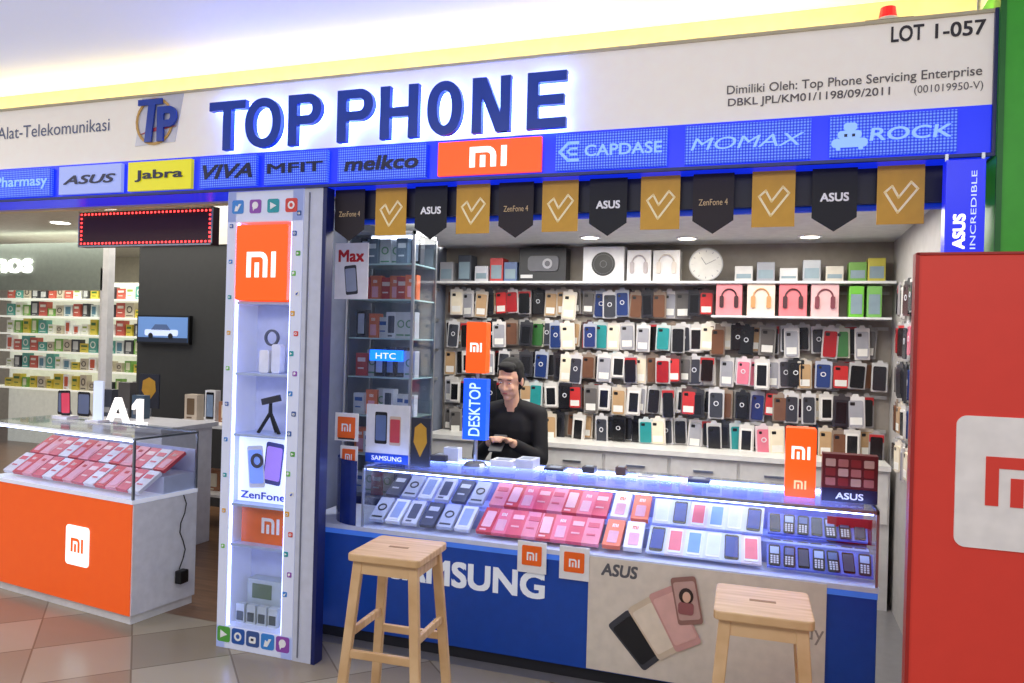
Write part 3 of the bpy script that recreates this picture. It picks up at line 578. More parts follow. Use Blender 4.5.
cabm=[box_mesh(.07,.15,.05,(212,216,224),(60,70,90),0),box_mesh(.065,.16,.05,(60,64,76),(180,190,210),2),box_mesh(.07,.13,.05,(185,60,60),(230,210,210),6),box_mesh(.07,.14,.05,(224,120,80),(245,240,235),1),box_mesh(.07,.15,.05,(190,196,204),(90,140,110),4),box_mesh(.07,.12,.05,(206,212,220),(40,90,170),6),box_mesh(.06,.17,.05,(40,42,50),(120,140,170),2),box_mesh(.07,.15,.05,(90,110,130),(200,210,220),6)]
for li,z in enumerate(levels):
    n=6
    for i in range(n):
        me=cabm[random.choice((0,1,4,5,6,7,0,4,2,3))] if li!=5 else cabm[2+(i%2)]
        place(me,'accessory_box','boxed phone accessory standing on a cabinet shelf','box',(gx0+.06+i*(gx1-gx0-.11)/(n-1),gy0+.11+random.uniform(0,.06),z),(0,0,random.uniform(-.1,.1)),'accessory boxes in the glass cabinet')
q=sz(385,361,gy0-.02)
MB().box(sx(370,356,gy0-.02),gy0-.022,q,sx(402,356,gy0-.02),gy0-.001,sz(385,350,gy0-.02),M((20,110,255),.3,0,2.0,0)).text('HTC',sx(376,356,gy0-.02),q+.012,sx(396,356,gy0-.02),q+.045,gy0-.023,WHLIT).solo('shelf_light_sign','small glowing blue sign on the cabinet front','sign',(sx(386,356,gy0),gy0-.01,q))
def clipposter(a,c_,yt,yb_,Y,label,kind):
    X0=sx(a,(yt+yb_)/2,Y);X1=sx(c_,(yt+yb_)/2,Y);Z1=sz((a+c_)/2,yt,Y);Z0=sz((a+c_)/2,yb_,Y)
    e=thing('hanging_poster',label,'poster',((X0+X1)/2,Y,Z0)); w=X1-X0;h=Z1-Z0
    if kind=='max':
        MB().box(X0,Y,Z0,X1,Y+.004,Z1,M((222,220,226),.5,0,.1)).part('sheet',e)
        MB().text('Max',X0+.1*w,Z1-.34*h,X1-.12*w,Z1-.12*h,Y-.001,M((200,24,34),.5,0,0,0),0,.03).part('lettering',e)
        b=MB(); phone_gfx(b,X0+.5*w,Z0+.34*h,.36*w,.52*h,Y,.1,M((60,60,66),.4),M((160,170,190),.4)); b.part('phone_print',e)
    else: d_mi(e,X0,X1,Z0,Z1,Y)
    return e
clipposter(335,368,243,299,3.36,'white sheet with red lettering and a phone picture','max')
clipposter(335,358,413,441,3.36,'small white card with orange logo square','mi'); clipposter(340,357,446,482,3.36,'small white card with orange logo and print','mi')
xr_=sx(345,350,3.37); MB().cyl((xr_,3.372,zg),(xr_,3.372,2.18),.005,.005,STEEL).solo('poster_rod','thin metal rod carrying small posters','rod',(xr_,3.372,zg))

# ================= BACK WALL GOODS
YC=YB-.004
bc=thing('back_cabinet','white low cabinet run with drawers under the goods wall','cabinet',(-.8,4.85,0))
MB().box(XL+.02,4.87,0,XR-.03,YC,.81,M((214,212,206),.45)).part('body',bc)
MB().box(XL+.02,4.84,.81,XR-.03,YC,.84,M((230,228,222),.35)).part('worktop',bc)
for i in range(7):
    x=XL+.05+i*.42
    d=MB().box(x,4.858,.5,x+.4,4.87,.79,M((222,220,214),.4)).part('drawer',bc,bevel=.002)
    sub(MB().box(x+.14,4.848,.72,x+.26,4.858,.732,STEEL),'handle',d,ORG[bc.name])
rowz=[1.70,1.48,1.265,1.055,.846]
for z in rowz:
    MB().box(XL+.05,YB-.022,z+.15,XR-.02,YC,z+.17,M((170,168,166),.4,.2)).solo('display_rail','metal hanging rail on the goods wall','rail',(-.8,YB-.01,z+.15),group='rails on the goods wall')
def case_mesh(cc,pc,kind=0):
    q=MB(); pm=M(pc,.2)
    q.rbox(-.045,-.012,0,.045,0,.172,.005,pm); q.prism([(-.02,.17),(.02,.17),(.012,.187),(-.012,.187)],-.008,0,pm)
    m_=M(cc,.25)
    q.rbox(-.036,-.02,.008,.036,-.012,.152,.01,m_)
    if kind==0: q.rbox(-.028,-.0215,.125,-.004,-.02,.143,.004,BLACK)
    elif kind==1: q.rbox(-.028,-.0215,.022,.028,-.02,.138,.003,M((24,24,28),.2))
    elif kind==2: q.ring(0,.09,-.0215,-.02,.01,.015,M((210,210,215),.3),12); q.rbox(-.026,-.0215,.125,-.01,-.02,.141,.004,BLACK)
    elif kind==3: q.box(-.043,-.014,.122,.043,-.012,.165,M((180,40,44),.4))
    elif kind==4: q.box(-.03,-.0215,.02,.03,-.02,.06,M((230,228,220),.4)); q.rbox(-.028,-.0215,.125,-.004,-.02,.143,.004,BLACK)
    return q.me('phone_case_pack')
cl=[((26,26,30),(186,184,182),0,8),((44,44,50),(60,60,64),1,5),((60,62,70),(206,204,204),2,7),((160,30,36),(196,190,188),0,3),((216,118,138),(214,198,202),2,3),((228,224,218),(206,202,196),1,9),((40,140,140),(190,198,196),0,2),((186,152,112),(200,190,174),4,6),((36,56,110),(170,174,186),2,3),((110,74,54),(140,124,110),0,5),((160,160,166),(216,212,208),4,9),((20,20,22),(160,156,156),3,5),((24,24,28),(40,40,44),2,5),((100,96,94),(140,136,132),4,6),((232,220,194),(224,216,204),4,8),((196,54,54),(90,70,70),4,2),((60,110,60),(180,180,160),0,1)]
cases=[case_mesh(a,b_,k) for a,b_,k,w_ in cl]; wts=[w_ for *_,w_ in cl]
def hangcase(x,y,z,rot=0,grp='phone cases hanging on the goods wall'):
    me=random.choices(cases,wts)[0]; s_=random.uniform(.94,1.14); place(me,'phone_case_pack','packaged phone case hanging on the goods wall','phone case',(x,y,z+.187*(1-s_)),(0,random.uniform(-.06,.06),rot+random.uniform(-.22,.22)),grp,(random.uniform(.92,1.15),1,s_))
for ri,z in enumerate(rowz):
    x=XL+.08; 
    while x<XR-.06:
        if ri==0 and x>sx(712,300,YB): break
        hangcase(x+random.uniform(-.012,.012),YB-.032,z+random.uniform(-.006,.006))
        if random.random()<.66: hangcase(x+random.uniform(.015,.07),YB-.08,z-.006+random.uniform(-.012,.006))
        x+=.093
MB().box(XL+.02,4.98,1.905,XR-.01,YC,1.92,M((216,216,214),.4)).solo('wall_shelf','white shelf running along the top of the goods wall','shelf',(-.8,5.1,1.905))
def topbox(a,c_,yt,name,lab,body,fn,Y=5.03,base=1.92):
    X0=sx(a,265,Y);X1=sx(c_,265,Y);Z1=min(2.155,sz((a+c_)/2,yt,Y))
    e=thing(name,lab,'box',((X0+X1)/2,Y,base)); MB().box(X0,Y,base,X1,Y+.12,Z1,M(body,.4)).part('carton',e,bevel=.003); b=MB(); fn(b,X0,X1,base,Z1,Y); b.part('print',e)
def f_vr(b,X0,X1,Z0,Z1,Y):
    w=X1-X0;h=Z1-Z0; b.rbox(X0+.2*w,Y-.012,Z0+.3*h,X1-.15*w,Y,Z1-.25*h,.03,M((80,80,88),.3)).ring(X0+.62*w,Z0+.52*h,Y-.016,Y-.012,.02,.035,M((160,160,166),.3)).box(X0+.04*w,Y-.002,Z0+.1*h,X0+.3*w,Y,Z0+.2*h,M((200,200,200),.4))
topbox(519,566,247,'headset_box','dark carton showing a viewing headset',(30,30,34),f_vr)
def f_rd(b,X0,X1,Z0,Z1,Y):
    xc,zc_=(X0+X1)/2,(Z0+Z1)/2; b.cyl((xc,Y-.004,zc_),(xc,Y,zc_),.08,.08,BLACK,32).ring(xc,zc_,Y-.006,Y-.004,.02,.024,M((90,90,96),.3)).ring(xc,zc_,Y-.006,Y-.004,.064,.068,M((70,70,76),.3))
topbox(583,624,245,'speaker_box','white carton with a black round speaker',(226,226,226),f_rd)
def f_hp(col):
    def f(b,X0,X1,Z0,Z1,Y):
        xc,zc_=(X0+X1)/2,(Z0+Z1)/2; w=(X1-X0)
        m_=M(col,.35); n=10; pts=[(xc+.28*w*math.cos(math.pi*i/n),Y-.006,zc_+.02+.3*w*math.sin(math.pi*i/n)) for i in range(n+1)]
        b.tube(pts,.005,m_); b.rbox(xc-.36*w,Y-.012,zc_-.05,xc-.2*w,Y,zc_+.025,.01,m_).rbox(xc+.2*w,Y-.012,zc_-.05,xc+.36*w,Y,zc_+.025,.01,m_)
    return f
topbox(627,651,250,'headphone_box','white carton with pale headphones',(222,220,218),f_hp((170,160,160)))
topbox(653,680,250,'headphone_box','white carton with pale headphones',(216,214,212),f_hp((200,190,180)))
def f_sm(b,X0,X1,Z0,Z1,Y): b.box(X0+.01,Y-.002,Z0+.02,X1-.01,Y,Z1-.05,M((130,150,160),.4))
for a,cc,yy in ((440,(160,160,165),262),(458,(70,74,84),255),(475,(200,200,205),266),(490,(190,60,60),258),(504,(90,110,150),262)):
    topbox(a,a+13,yy,'accessory_carton','small upright carton on the top shelf',cc,f_sm)
for a,cc,yy in ((735,(200,198,194),266),(757,(150,152,160),262),(780,(204,204,204),268),(803,(166,170,176),260),(826,(200,194,180),266),(849,(110,160,70),262),(868,(190,180,70),258)):
    topbox(a,a+18,yy,'accessory_carton','small upright carton on the top shelf',cc,f_sm)
Y=5.0; X,Z=site(706,267,Y)
e=thing('wall_clock','round white wall clock with thin silver rim','clock',(X,Y,1.92)); zc_=1.92+.106
MB().cyl((X,Y-.01,zc_),(X,Y+.02,zc_),.1,.1,M((186,184,178),.5),36).part('dial',e); MB().ring(X,zc_,Y-.016,Y+.02,.099,.106,M((150,150,150),.4),36).part('rim',e)
MB().beam((X,Y-.012,zc_),(X-.03,Y-.012,zc_+.045),.005,.002,M((120,120,122),.4)).part('clock_hand',e); MB().beam((X,Y-.014,zc_),(X+.06,Y-.014,zc_+.03),.004,.002,M((120,120,122),.4)).part('clock_hand',e)
b=MB()
for i in range(12):
    a=math.pi*i/6; b.beam((X+.078*math.cos(a),Y-.011,zc_+.078*math.sin(a)),(X+.09*math.cos(a),Y-.011,zc_+.09*math.sin(a)),.005,.001,M((130,130,134),.4))
b.part('dial_print',e)
xs_=sx(712,300,5.0)
MB().box(xs_,4.96,1.69,XR-.03,YC,1.702,M((220,220,220),.3)).solo('wall_shelf','short white shelf holding headphone boxes','shelf',(.3,5.08,1.69))
for a,c_,cc,hc in ((717,743,(216,130,136),(60,30,34)),(748,776,(230,206,190),(190,140,90)),(780,808,(226,120,126),(70,40,44)),(812,840,(226,180,180),(120,60,70))):
    topbox(a,c_,284,'headphone_box','pink carton with a pair of over-ear headphones',cc,f_hp(hc),Y=5.0,base=1.702)
for a,cc in ((850,(110,190,60)),(868,(120,180,90))):
    topbox(a,a+15,286,'accessory_carton','small bright green carton',cc,f_sm,Y=5.0,base=1.702)
for z in rowz: 
    MB().box(XR-.022,4.05,z+.15,XR-.002,4.8,z+.17,STEEL).solo('display_rail','metal hanging rail on the side wall','rail',(XR-.01,4.4,z+.15),group='rails on the side wall')
    for i in range(5): hangcase(XR-.03,4.1+i*.14,z-.002,-math.pi/2,'phone cases on the side wall')
for z in rowz[:4]:
    MB().box(XL+.002,4.5,z+.15,XL+.022,5.05,z+.17,STEEL).solo('display_rail','metal hanging rail on the side wall','rail',(XL+.01,4.8,z+.15),group='rails on the side wall')
    for i in range(3): hangcase(XL+.03,4.6+i*.14,z-.002,math.pi/2,'phone cases on the side wall')
for px_,py_ in ((435,247),(590,237),(687,238),(810,236)):
    best=min((abs(sz(px_,py_,3.3+k*.02)-2.18),3.3+k*.02) for k in range(90))[1]
    X=sx(px_,py_,best)
    e=thing('downlight','round recessed ceiling downlight switched on','light',(X,best,2.18),group='downlights in the shop ceiling')
    MB().cyl((X,best,2.176),(X,best,2.18),.055,.055,M((255,246,225),.4,0,14,0),24).part('lens',e)
    q=MB(); n=24; vs=[];fs=[]
    for i in range(n):
        a=2*math.pi*i/n; ca,sa=math.cos(a),math.sin(a)
        vs+=[(X+.055*ca,best+.055*sa,2.172),(X+.07*ca,best+.07*sa,2.172),(X+.07*ca,best+.07*sa,2.18),(X+.055*ca,best+.055*sa,2.18)]
    for i in range(n):
        a=4*i;b_=4*((i+1)%n)
        for k in range(4): fs.append((a+k,a+(k+1)%4,b_+(k+1)%4,b_+k))
    q.add(vs,fs,WHITE); q.part('trim_ring',e)

# ================= STOOLS
def stool(X,Y,rot,h=.7,w=.29,group='wooden stools in front of the counter'):
    e=thing('stool','light wooden square stool with slightly splayed legs','stool',(0,0,0),group=group)
    w2=w/2
    b=MB(); n=5; r=.02; pts=[]
    for cx_,cy_,a in ((w2-r,-w2+r,-90),(w2-r,w2-r,0),(-w2+r,w2-r,90),(-w2+r,-w2+r,180)):
        for i in range(n): 
            t=math.radians(a+90*i/(n-1)); pts.append((cx_+r*math.cos(t),cy_+r*math.sin(t)))
    m=len(pts); vs=[(p[0],p[1],h-.028) for p in pts]+[(p[0],p[1],h) for p in pts]
    b.add(vs,[tuple(range(m-1,-1,-1)),tuple(range(m,2*m))]+[(i,(i+1)%m,(i+1)%m+m,i+m) for i in range(m)],WOOD)
    b.part('seat',e,bevel=.004)
    MB().box(-.04,-.009,h-.001,.04,.009,h+.0008,M((150,112,76),.7)).part('handle_slot',e)
    t=w2-.035; bo=w2+.018
    for i,j in ((-1,-1),(1,-1),(1,1),(-1,1)):
        MB().beam((i*t,j*t,h-.028),(i*bo,j*(bo+.0),0),.038,.026,WOOD,.036,.024).part('leg',e,bevel=.004)
    def at(i,j,z): k=1-z/(h-.028); s_=t+(bo-t)*k; return Vector((i*s_,j*s_,z))
    for (a,c_,z) in (((-1,-1),(1,-1),.33),((-1,1),(1,1),.33),((-1,-1),(-1,1),.4),((1,-1),(1,1),.4)):
        MB().beam(at(*a,z),at(*c_,z),.018,.03,WOOD).part('stretcher',e,bevel=.003)
    for (a,c_,z) in (((-1,-1),(1,-1),h-.055),((-1,1),(1,1),h-.055),((-1,-1),(-1,1),h-.055),((1,-1),(1,1),h-.055)):
        MB().beam(at(*a,z),at(*c_,z),.018,.045,WOOD).part('apron',e)
    e.location=(X,Y,0); e.rotation_euler=(0,0,rot); return e
stool(-1.335,2.62,.05); stool(-.01,2.54,.03)

# ================= RED BANNER
Y=2.2; X0=sx(909,450,Y)+.006; X1=X0+.95; Z1=sz(909,255,Y)
e=thing('banner_stand','large red banner board with white logo square','banner',((X0+X1)/2,Y,0))
RED=M((200,54,40),.5,0,.18,.02)  # banner red includes a slight added glow; the board is no lamp
MB().box(X0,Y,.04,X1,Y+.035,Z1,RED).part('panel',e,bevel=.003)
MB().box(X0-.003,Y-.004,.04,X0+.006,Y+.038,Z1+.004,M((160,36,28),.4)).box(X0,Y-.004,Z1,X1,Y+.038,Z1+.006,M((160,36,28),.4)).part('frame',e)
MB().box(X0+.1,Y-.15,0,X0+.16,Y+.2,.04,DARK).part('foot',e); MB().box(X1-.16,Y-.15,0,X1-.1,Y+.2,.04,DARK).part('foot',e)
xa,za1=site(957,415,Y-.004); zb1=sz(957,546,Y-.004); w=za1-zb1
MB().rbox(xa,Y-.005,zb1,xa+w*1.0,Y,za1,.025,M((236,230,224),.5),8).mi(xa+w*.2,zb1+w*.33,w*.58,Y-.005,RED,.002,h=w*.37).part('logo',e,'white rounded square with red logo')
Y=2.93; X0=sx(945,215,Y);X1=sx(985,215,Y);Z1=HB-.02;Z0=sz(960,258,Y); w=X1-X0
e=thing('vertical_light_sign','blue glowing vertical sign hanging below the fascia','sign',((X0+X1)/2,Y+.04,Z1))
MB().box(X0,Y,Z0,X1,Y+.06,Z1,M((10,30,205),.3,0,.85,0)).part('light_box',e,bevel=.002)
MB().text('ASUS',X0+.2*w,Z0+.03,X0+.52*w,Z0+.15,Y-.001,WHLIT,0,.04,0,90).part('lettering',e); MB().text('INCREDIBLE',X0+.64*w,Z0+.03,X0+.78*w,Z1-.04,Y-.001,M((190,205,255),.4,0,.8,0),0,0,0,90).part('lettering',e)
for k in (-.055,.055): MB().box((X0+X1)/2+k-.005,Y+.02,Z1,(X0+X1)/2+k+.005,Y+.03,HB+.005,STEEL).part('hanger',e)
MB().box(XR-.06,3.06,0,XR-.012,3.095,HB-.15,M((70,74,90),.3,.4)).solo('shutter_guide','dark metal shutter guide rail at the shop edge','rail',(XR-.03,3.09,0))

# ================= LED message board
Y=3.36; X0=sx(79,230,Y);X1=sx(213,225,Y);Z1=sz(145,209,Y);Z0=sz(145,246,Y)
e=thing('led_message_board','black hanging message board with glowing red border dots','led sign',((X0+X1)/2,Y+.02,Z0))
MB().box(X0,Y,Z0,X1,Y+.05,Z1,M((60,14,20),.4)).part('housing',e); MB().box(X0,Y-.006,Z1-.008,X1,Y,Z1,STEEL).box(X0,Y-.006,Z0,X1,Y,Z0+.008,STEEL).box(X0,Y-.006,Z0,X0+.008,Y,Z1,STEEL).box(X1-.008,Y-.006,Z0,X1,Y,Z1,STEEL).part('frame',e)
RL=M((255,60,60),.4,0,4,0); b=MB(); n=34; w=X1-X0-.04;h=Z1-Z0-.04
for i in range(n+1):
    for z in (Z0+.02,Z1-.02): b.box(X0+.02+w*i/n-.005,Y-.003,z-.005,X0+.02+w*i/n+.005,Y,z+.005,RL)
for i in range(1,7):
    for x in (X0+.02,X1-.02): b.box(x-.005,Y-.003,Z0+.02+h*i/7-.005,x+.005,Y,Z0+.02+h*i/7+.005,RL)
b.part('led_dots',e,'glowing red dots',kind='stuff')
for x in (X0+.08,X1-.08): MB().cyl((x,Y+.02,Z1),(x,Y+.02,2.62),.004,.004,STEEL,8).part('hanger',e)

# ================= ORANGE COUNTER (left)
oc=thing('orange_counter','orange and white counter with a glass case of phone boxes','display counter',(0,0,0))
W=1.25;D=.4;zo=.64;zg2=.955
MB().box(-W,.006,.05,0,D,zo-.02,M((226,228,236),.4)).part('cabinet_body',oc,'white laminate body')
MB().box(-W,0,.05,-.008,.006,zo-.02,M((246,96,28),.4,0,.3)).part('front_panel',oc,'bright orange front panel')
MB().box(-W,.02,0,-.02,D,.05,WHITE).part('plinth',oc)
MB().box(-W,-.006,zo-.02,.004,D,zo,M((230,234,250),.3,0,.25)).part('shelf_board',oc)
MB().rbox(-.52,-.004,.245,-.33,0,.455,.02,WHLIT).mi(-.475,.315,.1,-.004,ORLIT).part('logo',oc,'white rounded square logo patch')
MB().box(-W,0,zo,0,.006,zg2,GLASS).part('glass_front',oc); MB().box(-.006,.006,zo,0,D,zg2,GLASS).part('glass_side',oc); MB().box(-W,0,zg2,0,D,zg2+.008,GLASS).part('glass_top',oc)
b=MB().box(-W,-.002,zg2-.01,0,.01,zg2,M((236,240,250),.3,0,.3)).box(-.01,0,zg2-.01,0,D,zg2,STEEL).box(-.01,-.002,zo,0,.01,zg2,STEEL).box(-.01,D-.01,zo,0,D,zg2,STEEL).box(-W,D-.01,zg2-.01,0,D,zg2,STEEL); b.part('metal_frame',oc)
MB().box(-W,.012,zg2-.022,-.02,.022,zg2-.012,M((220,225,255),.4,0,16,0,ecol=(185,200,255))).part('light_strip',oc)
MB().box(-W,D-.012,zo,-.012,D-.002,zg2-.1,M((190,195,225),.4)).part('back_board',oc)
MB().box(-W,.19,zo,-.012,D-.014,zo+.09,M((200,205,230),.5)).part('display_riser',oc)
OL=Vector((-3.05,3.03,0)); OR=-.13
oc.location=OL; oc.rotation_euler=(0,0,OR)
RM=Matrix.Rotation(OR,3,'Z')
pk=[box_mesh(.082,.16,.02,(222,90,112),(250,215,215),6),box_mesh(.082,.16,.02,(236,156,170),(210,60,70),1),box_mesh(.082,.16,.02,(214,64,82),(250,215,215),1),box_mesh(.082,.16,.02,(230,226,236),(220,90,110),6)]
for (yy,z_) in ((.06,zo+.016),(.21,zo+.106)):
    for i in range(13):
        p=OL+RM@Vector((-.07-i*.09,yy,z_)); place(pk[(i*5+int(yy*50))%4],'phone_box','pink and red phone carton lying in the small glass case','box',p,(TILT,0,OR+random.uniform(-.04,.04)),'pink phone boxes in the orange counter')
pts=[OL+RM@Vector((.012,.3+.02*math.sin(t*1.3),.62-.05*t)) for t in range(0,9)]
b=MB().tube(pts,.003,BLACK); p=pts[-1]; e=thing('charger_cable','black cable with a plug adapter hanging down the counter side','cable',tuple(p)); 
b.part('cable',e); MB().box(p.x-.002,p.y-.03,p.z-.07,p.x+.04,p.y+.03,p.z,BLACK).part('plug_adapter',e,bevel=.006)
p=OL+RM@Vector((-.72,.3,zg2+.008))
e=thing('phone_stand','upright acrylic phone stand glowing pale blue','phone stand',tuple(p)); MB().box(p.x-.05,p.y-.04,p.z,p.x+.05,p.y+.04,p.z+.012,WHITE).part('base',e); MB().rbox(p.x-.035,p.y,p.z+.012,p.x+.035,p.y+.012,p.z+.24,.008,M((215,225,245),.2,0,.4,0)).part('upright',e)
p=OL+RM@Vector((-1.0,.28,zg2+.008)); e=thing('phone_stand','low white stand with an upright phone','phone stand',tuple(p)); MB().box(p.x-.06,p.y-.03,p.z,p.x+.06,p.y+.05,p.z+.02,WHITE).part('base',e)
b=MB(); phone_gfx(b,p.x,p.z+.095,.075,.15,p.y+.012,.05,BLACK,M((200,60,80),.3,0,.4)); b.part('phone',e)

# ================= AISLE CONTENTS
Y=5.39; X0,Z1=site(140,315,Y);X1=sx(192,315,Y);Z0=sz(140,343,Y)
e=thing('television','small wall television showing a blue vehicle picture','television',((X0+X1)/2,Y,Z0)); MB().box(X0,Y-.03,Z0,X1,5.4,Z1,BLACK).part('bezel',e)
w=X1-X0;h=Z1-Z0
SCR=M((90,125,180),.3,0,.6,0); CARB=M((190,205,235),.3,0,.6,0)
MB().box(X0+.015,Y-.033,Z0+.015,X1-.015,Y-.03,Z1-.015,SCR).rbox(X0+.16*w,Y-.036,Z0+.28*h,X1-.2*w,Y-.033,Z0+.5*h,.02,CARB).prism([(X0+.28*w,Z0+.48*h),(X0+.66*w,Z0+.48*h),(X0+.58*w,Z0+.68*h),(X0+.36*w,Z0+.68*h)],Y-.036,Y-.033,M((70,90,130),.3,0,.4,0)).cyl((X0+.28*w,Y-.039,Z0+.28*h),(X0+.28*w,Y-.033,Z0+.28*h),.025,.025,BLACK).cyl((X0+.66*w,Y-.039,Z0+.28*h),(X0+.66*w,Y-.033,Z0+.28*h),.025,.025,BLACK).box(X0+.015,Y-.035,Z0+.015,X1-.015,Y-.033,Z0+.22*h,M((30,40,60),.3,0,.2,0)).part('screen',e)
Y=6.6; X0=-9.6;X1=sx(104,300,Y)
fb=thing('shop_fascia','pale fascia board with white glowing letters','sign',((X0+X1)/2,Y,1.95)); MB().box(X0,Y,sz(50,290,Y),X1,Y+.1,sz(50,243,Y),M((142,152,142),.5)).part('board',fb)
MB().text('nos',sx(-4,268,Y),sz(15,273,Y),sx(33,266,Y),sz(15,259,Y),Y-.002,M((255,255,250),.4,0,2,0),.02,.02).part('lettering',fb)
MB().box(X0,Y+.02,0,X0+.05,Y+.08,2.1,STEEL).part('support_post',fb); MB().box(X1-.06,Y+.0,0,X1,Y+.08,2.2,WHITE).part('support_post',fb)
su=thing('shelf_unit','white shelving packed with bright small goods','shelf',((X0+X1)/2,7.1,0))
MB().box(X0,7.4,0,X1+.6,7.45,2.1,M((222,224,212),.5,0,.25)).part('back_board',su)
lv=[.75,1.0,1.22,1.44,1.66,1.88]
for z in lv: MB().box(X0,7.1,z-.02,X1+.6,7.4,z,M((240,240,228),.4,0,.45)).part('shelf',su)  # shelves and back board carry added emission to brighten the neighbouring shop
gm=[box_mesh(.12,.16,.08,c1,c2,st) for c1,c2,st in (((120,170,80),(220,220,190),0),((210,190,70),(60,110,50),6),((210,216,216),(90,130,150),0),((190,90,76),(230,220,210),6),((90,160,150),(220,226,220),4),((235,235,228),(150,170,80),6),((60,60,64),(190,190,190),0),((200,190,170),(90,80,70),4),((240,240,240),(200,90,60),0))]
for z in lv:
    x=X0+.3
    while x<X1+.5:
        place(random.choice(gm),'retail_pack','small bright retail pack on the neighbouring shelf','box',(x,7.24,z),(0,0,0),'goods on the neighbouring shelves',(random.uniform(.7,1.15),1,random.uniform(.6,1.2))); x+=.14
Y=4.0; X0=sx(58,420,Y);X1=sx(160,420,Y);zk=.86
kk=thing('white_kiosk','white demonstration kiosk with standing letters on top','kiosk',((X0+X1)/2,Y,0)); MB().box(X0,Y+.02,0,X1,Y+.5,zk-.03,M((222,222,228),.4)).part('body',kk,bevel=.004); MB().box(X0-.03,Y-.02,zk-.03,X1+.03,Y+.53,zk,M((214,214,220),.35)).part('worktop',kk)
xA,xM,xB=sx(99,410,Y),sx(123,410,Y),sx(139,410,Y)
MB().block('A',xA,zk,xM-.01,zk+.18,Y+.05,Y+.08,WHLIT,.036).part('letter',kk,'pale standing letter A'); MB().block('1',xM+.012,zk,xB,zk+.18,Y+.05,Y+.08,WHLIT,.034).part('numeral',kk,'pale standing numeral 1')
for px_ in (64,84):
    X=sx(px_,400,Y+.3); e=thing('tablet_display','black tablet leaning on a kiosk stand','tablet',(X,Y+.3,zk)); b=MB(); phone_gfx(b,X,zk+.09,.12,.18,Y+.3,0,DARK,M((90,100,130),.3,0,.4)); b.part('tablet',e); MB().beam((X,Y+.36,zk),(X,Y+.303,zk+.12),.03,.005,STEEL).part('easel_leg',e)
for px_,hh,cc in ((108,.2,(60,64,76)),(126,.26,(80,76,74)),(140,.17,(70,90,110))):
    X=sx(px_,400,Y+.4); e=thing('accessory_carton','dark carton standing on the white kiosk','box',(X,Y+.4,zk)); MB().box(X-.055,Y+.38,zk,X+.055,Y+.44,zk+hh,M(cc,.4)).part('carton',e); MB().box(X-.04,Y+.378,zk+.03,X+.04,Y+.38,zk+.07,M((150,150,150),.4)).part('print',e)
Y=4.95; X0=sx(139,390,Y);X1=sx(159,390,Y);Z1=sz(148,374,Y);Z0=sz(148,408,Y)
e=thing('floor_sign','dark standing sign with gold shield emblem','sign',((X0+X1)/2,Y,0)); d_gold(e,X0,X1,Z0,Z1,Y); MB().cyl(((X0+X1)/2,Y+.02,.015),((X0+X1)/2,Y+.02,Z0+.05),.012,.012,STEEL).part('pole',e); MB().cyl(((X0+X1)/2,Y+.02,0),((X0+X1)/2,Y+.02,.015),.13,.13,DARK,24).part('base',e)
Y=4.7; X0=sx(164,420,Y);X1=-3.35
e=thing('display_table','white shop table with small packs on it','table',((X0+X1)/2,Y,0)); MB().box(X0,Y,.78,X1,Y+.4,.81,WHITE).part('tabletop',e)
for x in (X0+.03,X1-.03):
    for y in (Y+.03,Y+.37): MB().box(x-.02,y-.02,0,x+.02,y+.02,.78,M((200,200,204),.4)).part('leg',e)
MB().box(X0+.05,Y+.05,.25,X1-.05,Y+.35,.27,WHITE).part('lower_shelf',e)
tm=[box_mesh(.12,.2,.08,(204,190,174),(110,90,70),0),box_mesh(.1,.24,.06,(225,225,228),(120,140,170),2),box_mesh(.14,.16,.08,(160,110,80),(230,220,200),0)]
for i in range(6): place(tm[i%3],'retail_pack','upright pack on the white table','box',(X0+.1+i*.17,Y+.25,.81),(0,0,0),'packs on the white table')
for i in range(5): place(tm[(i+1)%3],'retail_pack','upright pack on the lower table shelf','box',(X0+.15+i*.18,Y+.25,.27),(0,0,0),'packs on the lower table shelf')
Y=4.6
X=sx(104,330,Y); MB().box(X-.03,Y,0,X+.03,Y+.06,2.62,M((225,225,225),.4)).solo('frame_post','white metal frame post standing in the aisle','post',(X,Y+.03,0))
for px_,yy in ((20,5.0),(60,6.0),(170,4.6)):
    X=sx(px_,230,yy); e=thing('downlight','round ceiling light over the aisle switched on','light',(X,yy,2.62),group='aisle ceiling lights')
    MB().cyl((X,yy,2.612),(X,yy,2.62),.09,.09,M((255,250,235),.4,0,8,0),24).part('lens',e); MB().cyl((X,yy,2.616),(X,yy,2.62),.11,.11,WHITE,24).part('trim_ring',e)

# ================= PERSON
SK=M((216,168,138),.6); SHIRT=M((16,16,20),.85); PANTS=M((36,40,58),.8); HAIR=M((6,5,5),.85,0,0,0); SHOE=M((30,30,32),.5)
def remesh(ob,v,sm=6):
    r=ob.modifiers.new('r','REMESH'); r.mode='VOXEL'; r.voxel_size=v; r.use_smooth_shade=True
    s_=ob.modifiers.new('s','SMOOTH'); s_.factor=.5; s_.iterations=sm
pe=thing('person','person in black long-sleeved top seated, looking down at phone','person',(0,0,0))
b=MB(); V=Vector
HC=V((0,-.12,1.27)); HR=Matrix.Rotation(math.radians(15),3,'X')@Matrix.Rotation(math.radians(-8),3,'Z')
def hp(x,y,z): return HC+HR@V((x,y,z))
b.ell(HC+HR@V((0,.012,.035)),(.073,.092,.085),SK,HR); b.ell(hp(0,-.018,-.035),(.058,.066,.068),SK,HR); b.ell(hp(0,-.055,-.085),(.026,.024,.02),SK,HR)
b.caps(hp(0,-.083,.012),hp(0,-.1,-.022),.009,.013,SK); b.ell(hp(-.012,-.088,-.026),(.009,.009,.008),SK); b.ell(hp(.012,-.088,-.026),(.009,.009,.008),SK)
